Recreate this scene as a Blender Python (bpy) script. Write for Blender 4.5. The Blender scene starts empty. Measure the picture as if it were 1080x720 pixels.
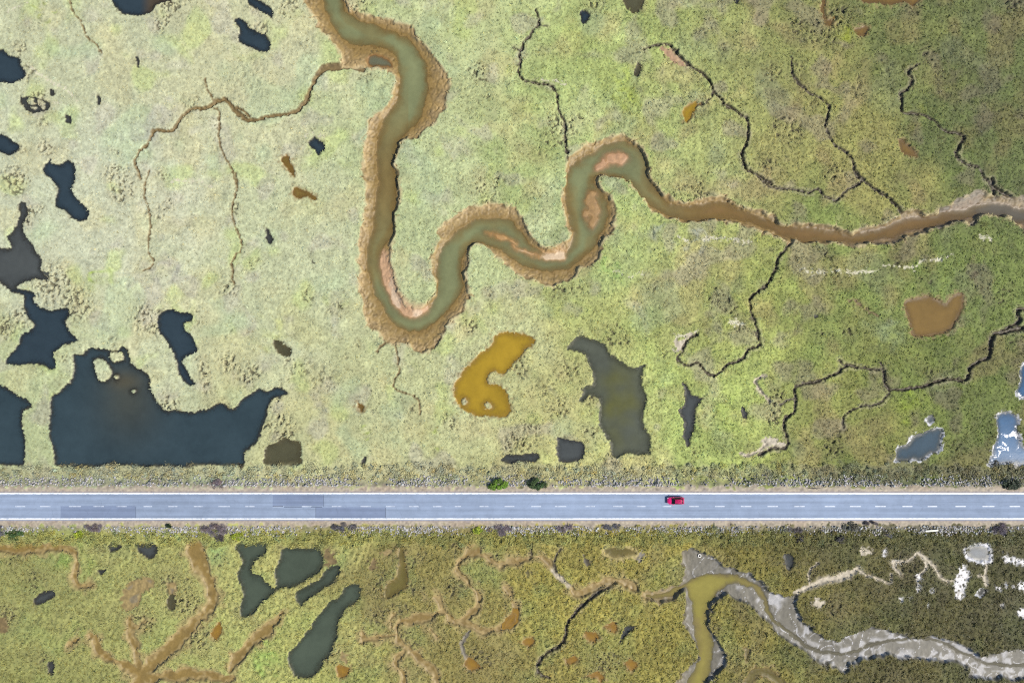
import bpy, bmesh, math, random
import numpy as np
from mathutils import Vector, Matrix

random.seed(7)
rng = np.random.default_rng(11)
C = bpy.context.scene.collection
scene = bpy.context.scene
R = math.radians

# ------------------------------------------------------------------ camera, sky, sun, exposure
S = 250.0 / 1080.0            # metres on the marsh per photo pixel
CAM_H = 165.0
cam_d = bpy.data.cameras.new('camera')
cam = bpy.data.objects.new('camera', cam_d)
C.objects.link(cam)
cam.location = (0, 0, CAM_H)
cam.rotation_euler = (0, 0, 0)
cam_d.sensor_width = 36
cam_d.lens = 36 * CAM_H / 250.0
cam_d.clip_start = 1.0
cam_d.clip_end = 9000
scene.camera = cam

SUN_EL, SUN_AZ = 49.0, -19.0       # azimuth measured from +x (picture right) towards +y (picture up)
world = bpy.data.worlds.new("World")
scene.world = world
world.use_nodes = True
wn = world.node_tree
sky = wn.nodes.new('ShaderNodeTexSky')
sky.sky_type = 'NISHITA'
sky.sun_disc = False
sky.sun_elevation = R(SUN_EL)
sky.sun_rotation = R(90 - SUN_AZ)
sky.air_density = 1.0
sky.dust_density = 0.6
bg = wn.nodes['Background']
bg.inputs['Strength'].default_value = 0.10
wn.links.new(sky.outputs[0], bg.inputs[0])

sun_d = bpy.data.lights.new('sun', 'SUN')
sun_d.energy = 4.2
sun_d.angle = R(0.55)
sun_d.color = (1.0, 0.94, 0.84)
sun = bpy.data.objects.new('sun', sun_d)
C.objects.link(sun)
sv = Vector((math.cos(R(SUN_EL)) * math.cos(R(SUN_AZ)), math.cos(R(SUN_EL)) * math.sin(R(SUN_AZ)), math.sin(R(SUN_EL))))
sun.location = sv * 300
sun.rotation_euler = sv.to_track_quat('Z', 'Y').to_euler()

scene.view_settings.view_transform = 'Standard'
scene.view_settings.look = 'None'
scene.view_settings.gamma = 1
scene.view_settings.exposure = 0.98
scene.render.engine = 'CYCLES'
scene.cycles.max_bounces = 6
scene.cycles.use_denoising = False
scene.cycles.filter_width = 1.1

# ------------------------------------------------------------------ helpers
def px2w(p):
    return ((p[0] - 540) * S, (360 - p[1]) * S)

TX, TY, TS = (0, 270, 540, 800), (0, 180, 350, 530), 280 / 1061.0
def T(rc, pts):
    """points read in an enlarged tile of the plan -> metres (a third number is a width)"""
    r, c = rc // 10, rc % 10
    out = []
    for p in pts:
        x, y = px2w((TX[c] + p[0] * TS, TY[r] + p[1] * TS))
        out.append((x, y) if len(p) == 2 else (x, y, p[2] * TS * S))
    return out
def G(pts):
    return [px2w(p) for p in pts]

def lin(r, g, b, k=1.0):
    f = lambda c: (c / 255 / 12.92 if c <= 10 else ((c / 255 + 0.055) / 1.055) ** 2.4)
    return np.array([f(r) / k, f(g) / k, f(b) / k], np.float32)

def smooth(pts, n=4, closed=True):
    P = np.array([p[:2] for p in pts], float)
    m = len(P)
    out = []
    for i in range(m if closed else m - 1):
        if closed:
            a, b, c, d = P[(i - 1) % m], P[i], P[(i + 1) % m], P[(i + 2) % m]
        else:
            a, b, c, d = P[max(i - 1, 0)], P[i], P[i + 1], P[min(i + 2, m - 1)]
        for k in range(n):
            t = k / n
            out.append(0.5 * ((2 * b) + (-a + c) * t + (2 * a - 5 * b + 4 * c - d) * t * t + (-a + 3 * b - 3 * c + d) * t ** 3))
    if not closed:
        out.append(P[-1])
    return np.array(out)

def sstep(a, b, x):
    t = np.clip((x - a) / (b - a), 0, 1)
    return t * t * (3 - 2 * t)

# ------------------------------------------------------------------ the fine grid over the marsh
D = 0.22
XL, YL = 158.0, 110.0
gx = np.arange(-XL, XL + D / 2, D, dtype=np.float32)
gy = np.arange(-YL, YL + D / 2, D, dtype=np.float32)
NX, NY = len(gx), len(gy)
GX, GY = np.meshgrid(gx, gy)
PXX, PYY = GX / S + 540, 360 - GY / S      # plan pixel coordinates, used to place soils, plants and painted light falloff

_fx = np.fft.rfftfreq(NX, D)[None, :]
_fy = np.fft.fftfreq(NY, D)[:, None]
_ff = np.sqrt(_fx * _fx + _fy * _fy)
def noise(scale, seed, power=None, stretch=None):
    """band-limited random field, std 1; scale = feature size in metres"""
    r = np.random.default_rng(seed)
    F = np.fft.rfft2(r.standard_normal((NY, NX)).astype(np.float32))
    f = _ff
    if stretch:
        a, s = stretch
        u = _fx * math.cos(a) + _fy * math.sin(a)
        v = -_fx * math.sin(a) + _fy * math.cos(a)
        f = np.sqrt((u * s) ** 2 + v * v)
    f0 = 1.0 / (2 * scale)
    if power is None:
        H = np.exp(-((f - f0) / (0.55 * f0)) ** 2)
    else:
        H = 1.0 / (1 + (f / f0) ** power)
    n = np.fft.irfft2(F * H, s=(NY, NX)).astype(np.float32)
    n -= n.mean()
    return n / n.std()

WXX = GX + 0.06 * noise(.8, 1) + 0.15 * noise(2.4, 2, 3)     # warped coordinates make every bank ragged
WYY = GY + 0.06 * noise(.8, 3) + 0.15 * noise(2.4, 4, 3)

def window(pts, m):
    P = np.asarray(pts)
    x0, y0 = P[:, 0].min() - m, P[:, 1].min() - m
    x1, y1 = P[:, 0].max() + m, P[:, 1].max() + m
    i0, i1 = max(0, int((x0 + XL) / D)), min(NX, int((x1 + XL) / D) + 2)
    j0, j1 = max(0, int((y0 + YL) / D)), min(NY, int((y1 + YL) / D) + 2)
    if i1 <= i0 or j1 <= j0:
        return None
    return (slice(j0, j1), slice(i0, i1))

def sdf_poly(P, w, arc=False):
    """signed distance to an outline, and on request the distance travelled along the outline"""
    X, Y = WXX[w], WYY[w]
    run, S_ = 0.0, np.zeros(X.shape, np.float32)
    d2 = np.full(X.shape, 1e9, np.float32)
    ins = np.zeros(X.shape, bool)
    n = len(P)
    for i in range(n):
        ax, ay = P[i][0], P[i][1]
        bx, by = P[(i + 1) % n][0], P[(i + 1) % n][1]
        ex, ey = bx - ax, by - ay
        L = ex * ex + ey * ey
        if L < 1e-9:
            continue
        t = np.clip(((X - ax) * ex + (Y - ay) * ey) / L, 0, 1)
        dx, dy = X - ax - t * ex, Y - ay - t * ey
        dd = dx * dx + dy * dy
        if arc:
            S_ = np.where(dd < d2, run + t * math.sqrt(L), S_); run += math.sqrt(L)
        np.minimum(d2, dd, out=d2)
        if ay != by:
            ins ^= ((ay > Y) != (by > Y)) & (X < ex * (Y - ay) / ey + ax)
    d = np.sqrt(d2)
    return (np.where(ins, -d, d), S_) if arc else np.where(ins, -d, d)

def wave(s, step, seed):
    """smooth random numbers along a line"""
    v = np.random.default_rng(seed).uniform(-1, 1, 4096)
    q = s / step; i = np.floor(q).astype(int); f = q - i; f = f * f * (3 - 2 * f)
    return (v[i % 4096] * (1 - f) + v[(i + 1) % 4096] * f).astype(np.float32)

FAR = 60.0
def smooth_line(pts, w0, n=3):
    Q = [(p[0], p[1], (p[2] if len(p) > 2 else w0)) for p in pts]
    xy = smooth(Q, n, False)
    ws = [Q[i][2] + (Q[i + 1][2] - Q[i][2]) * k / n for i in range(len(Q) - 1) for k in range(n)] + [Q[-1][2]]
    return [(a[0], a[1], w) for a, w in zip(xy, ws)]
def sdf_line(pts, w0, field):
    """tapered line: writes the signed distance (negative inside) into field"""
    P = [(p[0], p[1], (p[2] / 2 if len(p) > 2 else w0 / 2)) for p in pts]
    for a, b in zip(P[:-1], P[1:]):
        w = window([a, b], 3.0 + max(a[2], b[2]))
        if w is None:
            continue
        X, Y = WXX[w], WYY[w]
        ex, ey = b[0] - a[0], b[1] - a[1]
        L = ex * ex + ey * ey + 1e-9
        t = np.clip(((X - a[0]) * ex + (Y - a[1]) * ey) / L, 0, 1)
        d = np.sqrt((X - a[0] - t * ex) ** 2 + (Y - a[1] - t * ey) ** 2) - (a[2] + t * (b[2] - a[2]))
        field[w] = np.minimum(field[w], d)
# ------------------------------------------------------------------ plan of the marsh: creeks, ditches, ponds
CREEK_OUT = G([(322.8,-70),(322.8,0),(326.7,10.6),(333,23.8),(338.6,34.3),(349,45),(354,53),(360,60),(362,69),(378,72.6),(399,72.6),(410,75),(416.5,79),(419,87),(415,100),(407,113.5),(396.7,121.4),(388.8,132),(386,148),(383.5,169),(381,182),(386,206),(384.8,233),(379.5,254),(378.2,280),(380.8,307),(384.8,328),(391.4,343.6),(402,354),(415,359.5),(430,361),(439,366),(445.5,371),(454.7,368.5),(464,358),(473,346),(483.8,330.4),(493,317),(495.6,304),(496.4,293.5),(491.7,285.6),(494.3,269.7),(497,262),(505,258),(515.4,262),(528.6,272.4),(536.5,281.6),(549.7,289.5),(563.8,296),(582.2,300),(598,296),(611.3,287),(624.4,280.3),(632.4,272.4),(637.6,256.5),(645.6,246),(647,233),(648.2,219.6),(644.2,206.4),(635,197),(631.5,188),(643,185.3),(653.5,188),(664,194.5),(674.6,206.4),(682.5,217),(698.3,225),(714,231.5),(724.7,235.4),(751,231.5),(769.6,231.5),(788,238),(804,243.3),(819.7,248.6),(834.3,255),(858,255.5),(884.4,257),(900,259),(921.4,258),(947.8,255),(963.6,250),(982,243.3),(1005.8,236.7),(1024.3,234),(1035,229),(1050.7,229),(1064,231.5),(1080,241),(1130,256),(1180,262),(1180,232),(1130,226),(1080,210),(1066,206),(1054,209),(1042.8,204),(1035,201),(1019,206.4),(1011,211.7),(995.3,219.6),(974.2,223.5),(955.7,225),(942.5,230),(929.3,236.7),(916,242),(887,241),(868.6,238),(842.2,236.7),(823.8,234),(815.8,227.5),(796,223.5),(780,214.3),(767,209),(751,207.7),(735.3,213),(714,213),(706.3,206.4),(693,197),(688,186),(685,169),(680,157),(669.3,148),(653.5,142),(637.6,145.5),(619,153),(603.3,161),(596.7,171.5),(594,195.8),(594,214.3),(596.7,227.5),(600.7,240.7),(599.4,251),(592.8,258),(582,262),(571.7,260.5),(563.8,254),(558.5,243.3),(550.6,230),(545.8,225),(536.5,218.3),(523.3,213),(507.5,214.3),(494.3,218),(481,226),(470.6,234),(464,242),(465.3,248.6),(462.6,256.5),(456,269.7),(454.7,283),(458.7,296),(458.7,312),(452,320),(441.5,324),(428.3,322.5),(420.4,312),(416.5,296),(412.5,280.3),(412.5,262),(416.5,246),(417.8,227.5),(421.7,204),(419,181),(417.8,169),(419,155.7),(425.7,148),(439,145),(446.8,137),(457,129),(466.6,116),(469,105.6),(474.5,93.7),(472,79),(465,66),(454.7,51.5),(439,37),(428,25),(415,21),(399,18.5),(386,15.8),(375.6,12),(365,0),(362,-70)])
CREEK_WATER = G([(338,-70),(340,0),(346.5,15.8),(354.4,31.7),(367.6,43.5),(375.6,47),(394,47),(410,51.5),(418,62),(421,74),(421,92.4),(413.8,111),(404.6,124),(399.3,140),(396.7,158),(396.7,180),(396.7,193),(394,219.6),(393,238),(387,259),(387,285.6),(391.4,304),(402,322.5),(412.5,338.3),(431,350),(449.5,346.3),(465.3,333),(478.5,320),(484,310),(488,296),(486,282),(489,267),(496,259.5),(504,256),(518,259.5),(534,267),(548.4,277.6),(566,283),(579.6,285.6),(597,283),(609,277.6),(619,268),(626,262),(631,252),(638,240),(641,228),(641,214),(637,204),(629,196),(627,188),(634,184.5),(643,184),(656,188),(672,201),(684,215.6),(701,223.5),(724.7,232.5),(751,230),(777.5,230),(804,239.4),(826.4,249),(847.5,254),(887,254.5),(918.8,255),(942.5,250),(958.3,243.5),(984.7,239),(1005,233),(1024.3,229),(1045.4,226),(1061,228),(1080,236),(1130,250),(1180,256),(1180,238),(1130,232),(1080,219),(1064,215.5),(1045.4,214),(1024.3,219),(1000.5,224.5),(974,228),(953,230.5),(937,238),(916,246),(887,245),(852.8,240),(824,237),(806,229),(788,221.5),(767,213),(751,212),(730,216.5),(709,213),(695.7,204),(685.5,188),(684,171.5),(674.6,156),(659,148),(637.6,152),(619,163.6),(602,174.5),(596.7,193),(596.7,209),(600.7,227.5),(604,244),(604,257),(598,266),(588,271),(577,268),(564,261),(553,249),(542,234),(528.6,229),(507.5,230.5),(492,236),(478.5,248),(465,262),(459.5,278),(461.3,299),(458.7,314),(449.5,327),(436,334.5),(423,330.4),(412.5,317),(404.6,301),(401,283),(401,267),(407,256.5),(413.5,243),(415,219.6),(418,196),(416,171.5),(419,153),(425.7,143),(439,129.3),(446.8,111),(450.8,87),(449.5,66),(439,51.5),(425.7,35.6),(407,30.3),(386,22.4),(367.6,13),(361,0),(358,-70)])
SHOALS = [T(12, [(300,95),(318,78),(335,75),(350,100),(352,150),(342,210),(322,232),(300,200),(292,160)]),
          T(11, [(498,340),(515,330),(540,420),(570,500),(625,545),(685,550),(665,578),(612,590),(562,560),(522,490),(500,410)]),
          T(2, [(335,668),(375,612),(420,602),(458,612),(462,640),(400,655),(350,680)]),
          T(11, [(915,248),(960,240),(1012,262),(1046,292),(1010,282),(950,262)]),
          T(12, [(0,288),(60,318),(130,325),(195,318),(218,330),(215,350),(180,362),(115,348),(50,328),(0,305)])]
SHOALS = [smooth(p, 3) for p in SHOALS]
CREEK_POOL = smooth(T(1, [(440,225),(470,212),(510,220),(540,245),(540,270),(500,268),(450,258)]), 3)

SC_OUT = T(32, [(662,322),(615,345),(575,358),(535,358),(538,384),(590,399),(642,386),(690,352),(690,400),(682,450),(700,500),(733,560),(738,640),(690,680),(655,725),(640,900),(790,900),(792,720),(820,690),(850,650),(842,590),(822,540),(790,490),(790,430),(820,385),(860,365),(900,385),(950,410),(990,450),(1040,490)]) + \
    T(33, [(70,515),(100,545),(160,592),(220,622),(280,652),(330,672),(380,655),(430,635),(490,622),(560,622),(640,627),(720,632),(780,650),(820,655),(850,690),(900,708),(1000,712),(1061,705),(1300,700),(1300,580),(1061,585),(980,598),(930,612),(890,602),(830,570),(760,545),(680,535),(600,535),(560,520),(500,510),(430,505),(380,525),(320,550),(260,535),(200,495),(158,440),(150,362),(110,368),(70,358),(30,330),(0,300)]) + \
    T(32, [(1030,350),(990,305),(930,272),(870,266),(830,240),(805,207),(760,198),(712,178),(686,200),(680,240),(700,285)])
SC_WATER = T(32, [(540,378),(540,370),(590,372),(640,354),(690,328),(720,305),(770,292),(850,290),(920,300),(962,317),(1003,345),(1025,400),(1032,440),(1058,470)]) + \
    T(33, [(60,465),(120,510),(200,578),(250,597),(340,607),(400,597),(430,572),(520,552),(620,542),(700,542),(760,567),(830,607),(900,632),(980,652),(1061,648),(1300,640),(1300,650),(1061,660),(980,662),(900,643),(830,618),(760,578),(700,552),(620,552),(520,562),(440,580),(405,605),(340,617),(250,608),(195,590),(115,520),(55,478)]) + \
    T(32, [(1045,478),(1018,440),(1005,395),(975,345),(900,325),(860,337),(822,372),(792,430),(787,470),(800,520),(806,560),(806,620),(792,690),(786,720),(790,900),(690,900),(708,720),(738,660),(742,580),(727,480),(717,400),(706,362),(692,345),(640,376),(592,390)])

# (points, width m, depth m, soil)   soils: b brown mud, d dark wet mud, o ochre mud, g grey mud, w pale salt mud
DITCH = []
def ditch(rc, w, dep, soil, pts):
    if soil == 'b' and w < 9: w *= .75
    if soil in 'db': w *= .86; pts = [(p[0], p[1], p[2] * .85) if len(p) > 2 else p for p in pts]
    DITCH.append((smooth_line(T(rc, pts), w * TS * S), w * TS * S, dep, soil))
ditch(0, 6, .45, 'b', [(278,-40),(285,35),(320,90),(345,140),(380,175),(402,210)])
ditch(1, 20, .6, 'b', [(430,268,34),(340,265,30),(275,270,26),(240,310,20),(220,350,15),(180,430,18),(130,450,14),(60,465,13),(-10,482,18),(-48,470,24),(-85,440,20),(-120,402,15),(-160,404,20),(-205,432,18),(-260,438,9),(-298,465,9),(-318,505,14),(-350,526,11),(-410,524,12),(-425,560,8),(-485,635,8),(-466,720,6)])
ditch(1, 8, .5, 'b', [(-85,428,10),(-50,440,10),(-18,478,8)])
ditch(10, 5.5, .4, 'b', [(596,0),(572,75),(590,150),(602,230),(592,310),(615,355),(600,385),(570,400)])
ditch(0, 6, .4, 'b', [(855,430),(880,455),(872,550),(905,640),(940,700),(948,725)])
ditch(10, 6, .4, 'b', [(925,5),(945,60),(925,150),(945,230),(965,300),(930,340),(925,420),(938,455)])
ditch(0, 6, .4, 'b', [(818,310),(830,360),(858,405)])
ditch(2, 8, .6, 'd', [(97,35,4),(110,95,6),(65,155),(35,205),(30,260),(45,320),(90,335),(150,335),(175,370),(185,430),(210,490),(212,570),(222,640)])
ditch(2, 4, .3, 'd', [(10,190),(35,208)])
ditch(2, 4, .3, 'd', [(110,95),(140,102)])
ditch(2, 10, .7, 'd', [(530,195,6),(560,185),(620,180),(660,215),(700,255),(790,320),(810,370),(850,415),(920,460),(945,490),(940,570),(918,610),(935,660),(970,695),(1010,715),(1040,735)])
ditch(2, 6, .4, 'd', [(740,420),(780,405),(808,372)])
ditch(13, 8, .6, 'd', [(0,25),(50,65),(120,70),(195,85),(235,68),(265,100),(310,115),(345,85),(375,60),(410,45)])
ditch(3, 8, .6, 'd', [(132,230,4),(138,300),(185,355),(240,385),(280,420),(275,480),(290,560),(320,590),(360,610),(380,660),(420,722)])
ditch(13, 10, .7, 'd', [(393,0,8),(412,38),(480,80),(540,125),(580,172,14)])
ditch(3, 9, .65, 'd', [(645,255,5),(610,270),(595,290),(612,315),(605,345),(570,375),(570,420),(580,445),(650,455),(690,475),(740,520),(800,535),(822,555),(800,600),(800,635),(845,660),(885,670),(905,715)])
ditch(13, 14, .8, 'd', [(900,20,10),(940,60,16),(975,85,18),(1010,105,20),(1040,140,20)])
ditch(13, 16, .7, 'd', [(936,35),(942,90)])
ditch(13, 9, .7, 'd', [(132,288,12),(95,325),(75,370),(55,430),(0,480)])
ditch(12, 9, .65, 'd', [(1020,460),(960,495),(950,530),(960,590),(985,650)])
ditch(22, 9, .6, 'd', [(972,0),(995,50),(950,70),(920,110),(870,125),(830,165),(800,175),(760,150),(735,125),(700,135),(665,115),(665,95),(690,75),(695,45),(738,5)])
ditch(22, 9, .4, 'w', [(1015,175),(985,185),(975,200),(990,230),(1028,278)])
ditch(22, 7, .4, 'w', [(1005,435),(1010,460),(950,490),(918,482)])
ditch(22, 7, .4, 'w', [(1010,462),(1060,468)])
ditch(23, 14, .75, 'd', [(1061,-15,18),(990,0),(945,10),(935,50),(920,95),(870,120),(840,160),(825,195),(780,185,10),(740,190,10),(680,210,10),(610,225,10),(530,235,12)])
ditch(13, 15, .8, 'd', [(935,670),(965,640),(1020,620),(1050,590),(1035,560),(1061,550),(1160,545)])
ditch(13, 15, .8, 'd', [(935,668),(928,722)])
ditch(23, 10, .6, 'd', [(530,235,16),(505,200,14),(495,150),(440,148),(360,138),(320,160),(250,195),(180,210),(145,235),(152,290),(140,320),(110,345),(105,400),(118,440),(105,465),(50,470),(0,490)])
ditch(23, 7, .5, 'd', [(360,138),(340,130),(325,105)])
ditch(23, 7, .5, 'd', [(490,118),(495,150)])
ditch(23, 8, .55, 'd', [(530,235),(500,275),(460,290),(400,300),(350,330),(340,350),(342,382)])
ditch(23, 6, .4, 'd', [(145,270),(120,272),(90,290)])
ditch(23, 6, .4, 'w', [(20,435),(20,465),(0,490)])
ditch(21, 6, .4, 'b', [(555,20),(565,90),(570,150),(550,195),(560,225),(620,250),(650,275),(655,330)])
ditch(21, 7, .4, 'b', [(535,35),(500,60),(485,85)])
# south of the road
ditch(30, 50, .35, 'o', [(770,172,60),(790,230,55),(820,300,40),(848,370,42),(835,425,48),(775,485,55),(705,555,52),(645,620,48),(592,660,40),(562,690,40),(555,740,50),(555,800,50)])
ditch(30, 30, .35, 'o', [(285,560,10),(330,535,25),(375,540,40),(390,590,42),(430,620,40),(490,650,40),(548,682,40)])
ditch(30, 20, .25, 'o', [(520,470,18),(525,530,25),(545,600,25),(555,660,25)])
ditch(30, 20, .2, 'o', [(530,500,14),(580,480,12),(610,475,8)])
ditch(30, 40, .35, 'o', [(590,705,36),(680,690,46),(760,685,50),(850,700,40),(930,708,28)])
ditch(30, 30, .35, 'o', [(-60,180,30),(0,182,28),(100,185,40),(170,180,36),(250,185,30),(292,200,25),(303,240,16),(293,300,28),(320,338,22),(370,338,8)])
ditch(30, 40, .35, 'o', [(1128,440,8),(1075,500,44),(1010,555,50),(950,615,38),(920,668,12)])
ditch(31, 24, .3, 'o', [(880,192,46),(825,222,28),(805,268,26),(850,320,24),(885,360,24),(888,400,22),(852,445,32),(800,475,40),(740,440,42),(690,460,36),(620,470,26),(580,475,24),(560,510,24),(575,560,26),(610,590,24),(660,630,20),(700,660,18),(725,690,18),(722,760,18)])
ditch(31, 20, .3, 'o', [(595,588,20),(560,620,20),(562,660,20),(590,690,20),(582,760,20)])
ditch(31, 18, .25, 'o', [(560,530,22),(500,535,22),(450,545,20),(425,525,16),(432,562,14)])
ditch(31, 18, .25, 'o', [(540,500,14),(535,460,14),(550,450,10)])
ditch(31, 20, .3, 'o', [(800,475,30),(850,492,26),(900,515,26),(960,502,26),(1010,485,40),(1033,455,24),(1022,390,14),(1002,340,26)])
ditch(31, 16, .3, 'o', [(880,198,24),(930,222,18),(980,248,18),(1030,240,20),(1085,230,18),(1123,215,26),(1172,245,24)])
ditch(31, 14, .2, 'o', [(740,440,30),(720,385,24),(680,370,16)])
ditch(31, 14, .2, 'o', [(700,505,16),(718,540,14)])
ditch(31, 12, .2, 'g', [(850,520,10),(820,560,12),(830,600,12),(845,620,16)])
ditch(32, 18, .4, 'w', [(148,243,18),(200,305,14),(255,358,12)])
ditch(32, 18, .4, 'o', [(240,350,14),(262,362,20),(310,350,26),(370,322,32),(420,312,32),(480,332,28),(540,370,26)])
ditch(32, 14, .55, 'd', [(385,340,8),(330,370,16),(270,420,16),(222,480,14),(207,555,12),(150,592,12),(112,632,14),(106,680,14),(150,700,8)])
ditch(32, 7, .4, 'd', [(195,185),(170,235),(178,275)])
ditch(32, 6, .4, 'd', [(80,160),(75,215)])
ditch(33, 14, .4, 'w', [(400,268,18),(350,290,32),(290,305,28),(220,322,16),(155,358,16)])
ditch(33, 7, .4, 'w', [(205,322),(205,270),(245,243)])
ditch(33, 7, .4, 'w', [(395,270),(450,295),(520,320),(530,285)])
ditch(33, 8, .25, 'w', [(535,238),(580,235),(620,220),(645,203),(680,235),(715,270),(745,310),(778,312)])
ditch(33, 7, .25, 'w', [(670,240),(670,262),(650,282)])
ditch(33, 7, .25, 'w', [(540,235),(548,262),(568,288)])
ditch(33, 7, .25, 'w', [(912,235),(906,290)])
ditch(33, 12, .25, 'w', [(885,290),(910,300),(916,330)])

# ponds: (water, label, outline, islands)
POND = []
def pond(rc, water, label, pts, holes=(), rim=0):
    P = G(pts) if rc is None else T(rc, pts)
    POND.append((water, label, smooth(P, 4), [smooth(T(rc, h) if rc is not None else G(h), 3) for h in holes], rim))
pond(0, 'blue', 'dark blue pond cut by the top edge, its right end shallow and brown', [(435,-60),(455,20),(490,50),(550,65),(600,50),(620,30),(650,10),(690,-5),(700,-60)])
pond(0, 'blue', 'rounded dark blue pond at the left edge, beside a faint pale track', [(-60,210),(0,200),(40,215),(75,230),(85,260),(100,290),(85,320),(40,335),(10,330),(-60,325)])
pond(0, 'blue', 'small dark blue pond at the left edge, next below the rounded one', [(-40,540),(20,535),(50,560),(75,580),(70,600),(40,622),(0,610),(-40,600)])
pond(None, 'blue', 'long dark blue pond with a notched top and a foot bent to the right', [(52.8,166),(54,171),(62,173),(70,169),(77.8,171.5),(78.6,182),(77.2,190),(76,197),(77,205),(84.5,212),(93,220),(92,230),(86,233),(76.5,231.5),(68.6,223.5),(57,217),(56.7,208),(58.6,198.5),(53,188),(46,184),(44.3,177),(49,171.5)])
pond(0, 'slate', None, [(535,225),(550,228),(556,262),(545,262)])
pond(0, 'slate', None, [(385,385),(400,388),(402,408),(388,412)])
pond(0, 'slate', None, [(195,360),(215,358),(220,375),(205,382)])
pond(0, 'slate', None, [(255,460),(280,462),(284,485),(262,488)])
pond(0, 'slate', 'ragged black pool full of pale plant cushions', [(78,388),(100,385),(140,392),(185,395),(202,410),(198,430),(170,448),(125,452),(95,430),(80,408)], [[(105,392),(130,398),(140,412),(120,420),(108,410)],[(145,400),(175,402),(180,418),(155,425)],[(120,428),(140,430),(135,442)],[(160,432),(180,425),(176,440)]])
pond(None, 'blue', 'pointed dark blue pond lying diagonally near the top', [(245.4,19.8),(252,18),(261,25),(270,31.5),(278,35.6),(284.5,45),(283.7,53),(278,55.4),(268,52),(255,46),(250,39.6),(252,30)])
pond(None, 'blue', 'narrow dark blue pond running off the top edge', [(250,-14),(270,-3),(282,5.3),(288.5,13),(286.4,21),(278,14.5),(262,4)])
pond(1, 'blue', 'small diamond shaped dark blue pond', [(206,572),(222,556),(240,550),(262,570),(279,596),(262,612),(245,623),(225,600)])
pond(1, 'ochre', None, [(95,628),(130,625),(155,690),(145,700),(110,655)])
pond(11, 'ochre', None, [(142,75),(165,65),(240,105),(235,118),(200,105),(150,105)])
pond(11, 'slate', None, [(40,225),(55,245),(68,280),(50,295),(38,270)])
pond(11, 'slate', None, [(220,362),(230,368),(238,372),(228,377)])
pond(21, 'olive', 'small grey green pond left of the creek bend', [(70,30),(115,45),(142,75),(132,100),(90,85),(72,60)])
pond(10, 'slate', 'dark grey brown pond at the left edge with a crooked upper arm', [(80,120),(100,128),(108,165),(88,240),(130,305),(160,345),(164,395),(190,436),(128,432),(65,455),(68,474),(34,474),(10,450),(-60,420),(-60,312),(10,314),(40,300),(20,262),(52,235),(76,190),(72,150)])
pond(10, 'blue', 'dark blue pond with jagged sides joined to the grey brown one above it', [(34,476),(68,470),(100,478),(130,492),(135,525),(200,560),(268,550),(272,580),(258,605),(282,645),(308,672),(300,684),(262,694),(217,732),(222,782),(190,789),(150,774),(30,776),(25,754),(65,694),(80,655),(110,642),(132,618),(110,588),(85,540),(88,500)])
pond(10, 'blue', 'dark blue pond shaped like a boot, above the broad pond', [(632,578),(680,553),(720,565),(750,565),(772,580),(765,600),(738,607),(740,640),(765,660),(788,712),(768,734),(735,750),(727,770),(750,804),(772,848),(765,860),(745,854),(715,814),(700,774),(690,729),(652,668),(634,640)])
pond(20, 'deep', 'broad dark blue pond with a straight lower shore and two islets', [(290,92),(330,88),(360,60),(410,72),(460,75),(490,58),(518,90),(525,120),(585,165),(597,190),(595,230),(625,275),(660,312),(700,310),(755,325),(800,315),(850,300),(885,285),(920,305),(960,275),(990,255),(1030,225),(1063,238),(1103,220),(1143,237),(1146,258),(1083,280),(1058,350),(1043,390),(1023,440),(980,480),(970,530),(900,533),(700,540),(500,536),(350,538),(222,538),(215,480),(190,405),(200,330),(202,255),(250,225),(285,180),(292,140)],
     [[(370,115),(405,108),(440,150),(440,180),(415,200),(390,190),(375,150)],[(440,85),(480,80),(488,105),(455,120),(437,105)],[(528,232),(542,230),(540,242),(527,243)],[(455,178),(468,176),(466,188),(456,187)]])
pond(20, 'deep', 'dark blue pond at the left edge separated from the broad pond by a green neck', [(-60,212),(10,218),(60,250),(125,290),(88,318),(82,360),(100,420),(97,500),(78,535),(0,532),(-60,532)])
pond(21, 'olive', 'murky grey green pond with a flat lower edge beside the embankment', [(35,465),(75,440),(110,415),(145,430),(180,445),(182,520),(160,528),(120,537),(32,530),(38,500)])
pond(21, 'ochre', None, [(405,285),(430,300),(425,320),(408,308)])
pond(21, 'slate', None, [(425,497),(440,500),(432,528),(420,525)])
pond(21, 'gold', 'golden ochre pond curled like a hook, with two tiny islets', [(1000,-5),(1040,5),(1085,12),(1118,35),(1100,52),(1075,65),(1061,95),(1030,130),(995,165),(950,155),(927,172),(930,205),(975,215),(1000,235),(1018,293),(1000,333),(900,338),(860,325),(810,300),(790,240),(800,200),(850,130),(900,85),(940,45),(960,8)], [[(820,270),(838,268),(838,290),(822,288)],[(908,288),(930,284),(942,300),(922,308)]])
pond(21, 'slate', 'low dark puddle under brown scrub by the embankment', [(980,512),(1010,490),(1061,490),(1095,482),(1130,490),(1128,508),(1100,524),(1060,522),(1020,528)])
pond(22, 'murk', 'large slate green pond with a wavy right shore and a notched left shore', [(225,65),(265,15),(310,25),(370,45),(395,85),(440,120),(490,140),(535,133),(520,180),(530,230),(540,265),(525,330),(530,375),(550,410),(555,460),(545,493),(470,490),(415,508),(395,480),(390,440),(360,395),(345,355),(350,320),(345,270),(315,250),(290,275),(265,278),(285,240),(272,222),(322,212),(326,180),(310,130),(290,90),(255,82)])
pond(22, 'slate', 'five sided slate pond with a straight foot, left of the large slate green pond', [(188,420),(240,430),(282,440),(294,480),(270,518),(195,520),(180,470)])
pond(22, 'slate', 'slender slate pond tapering to a point at each end', [(685,200),(700,215),(720,245),(763,265),(740,310),(735,370),(715,420),(713,458),(700,458),(680,420),(685,370),(668,310),(690,280)])
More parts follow.
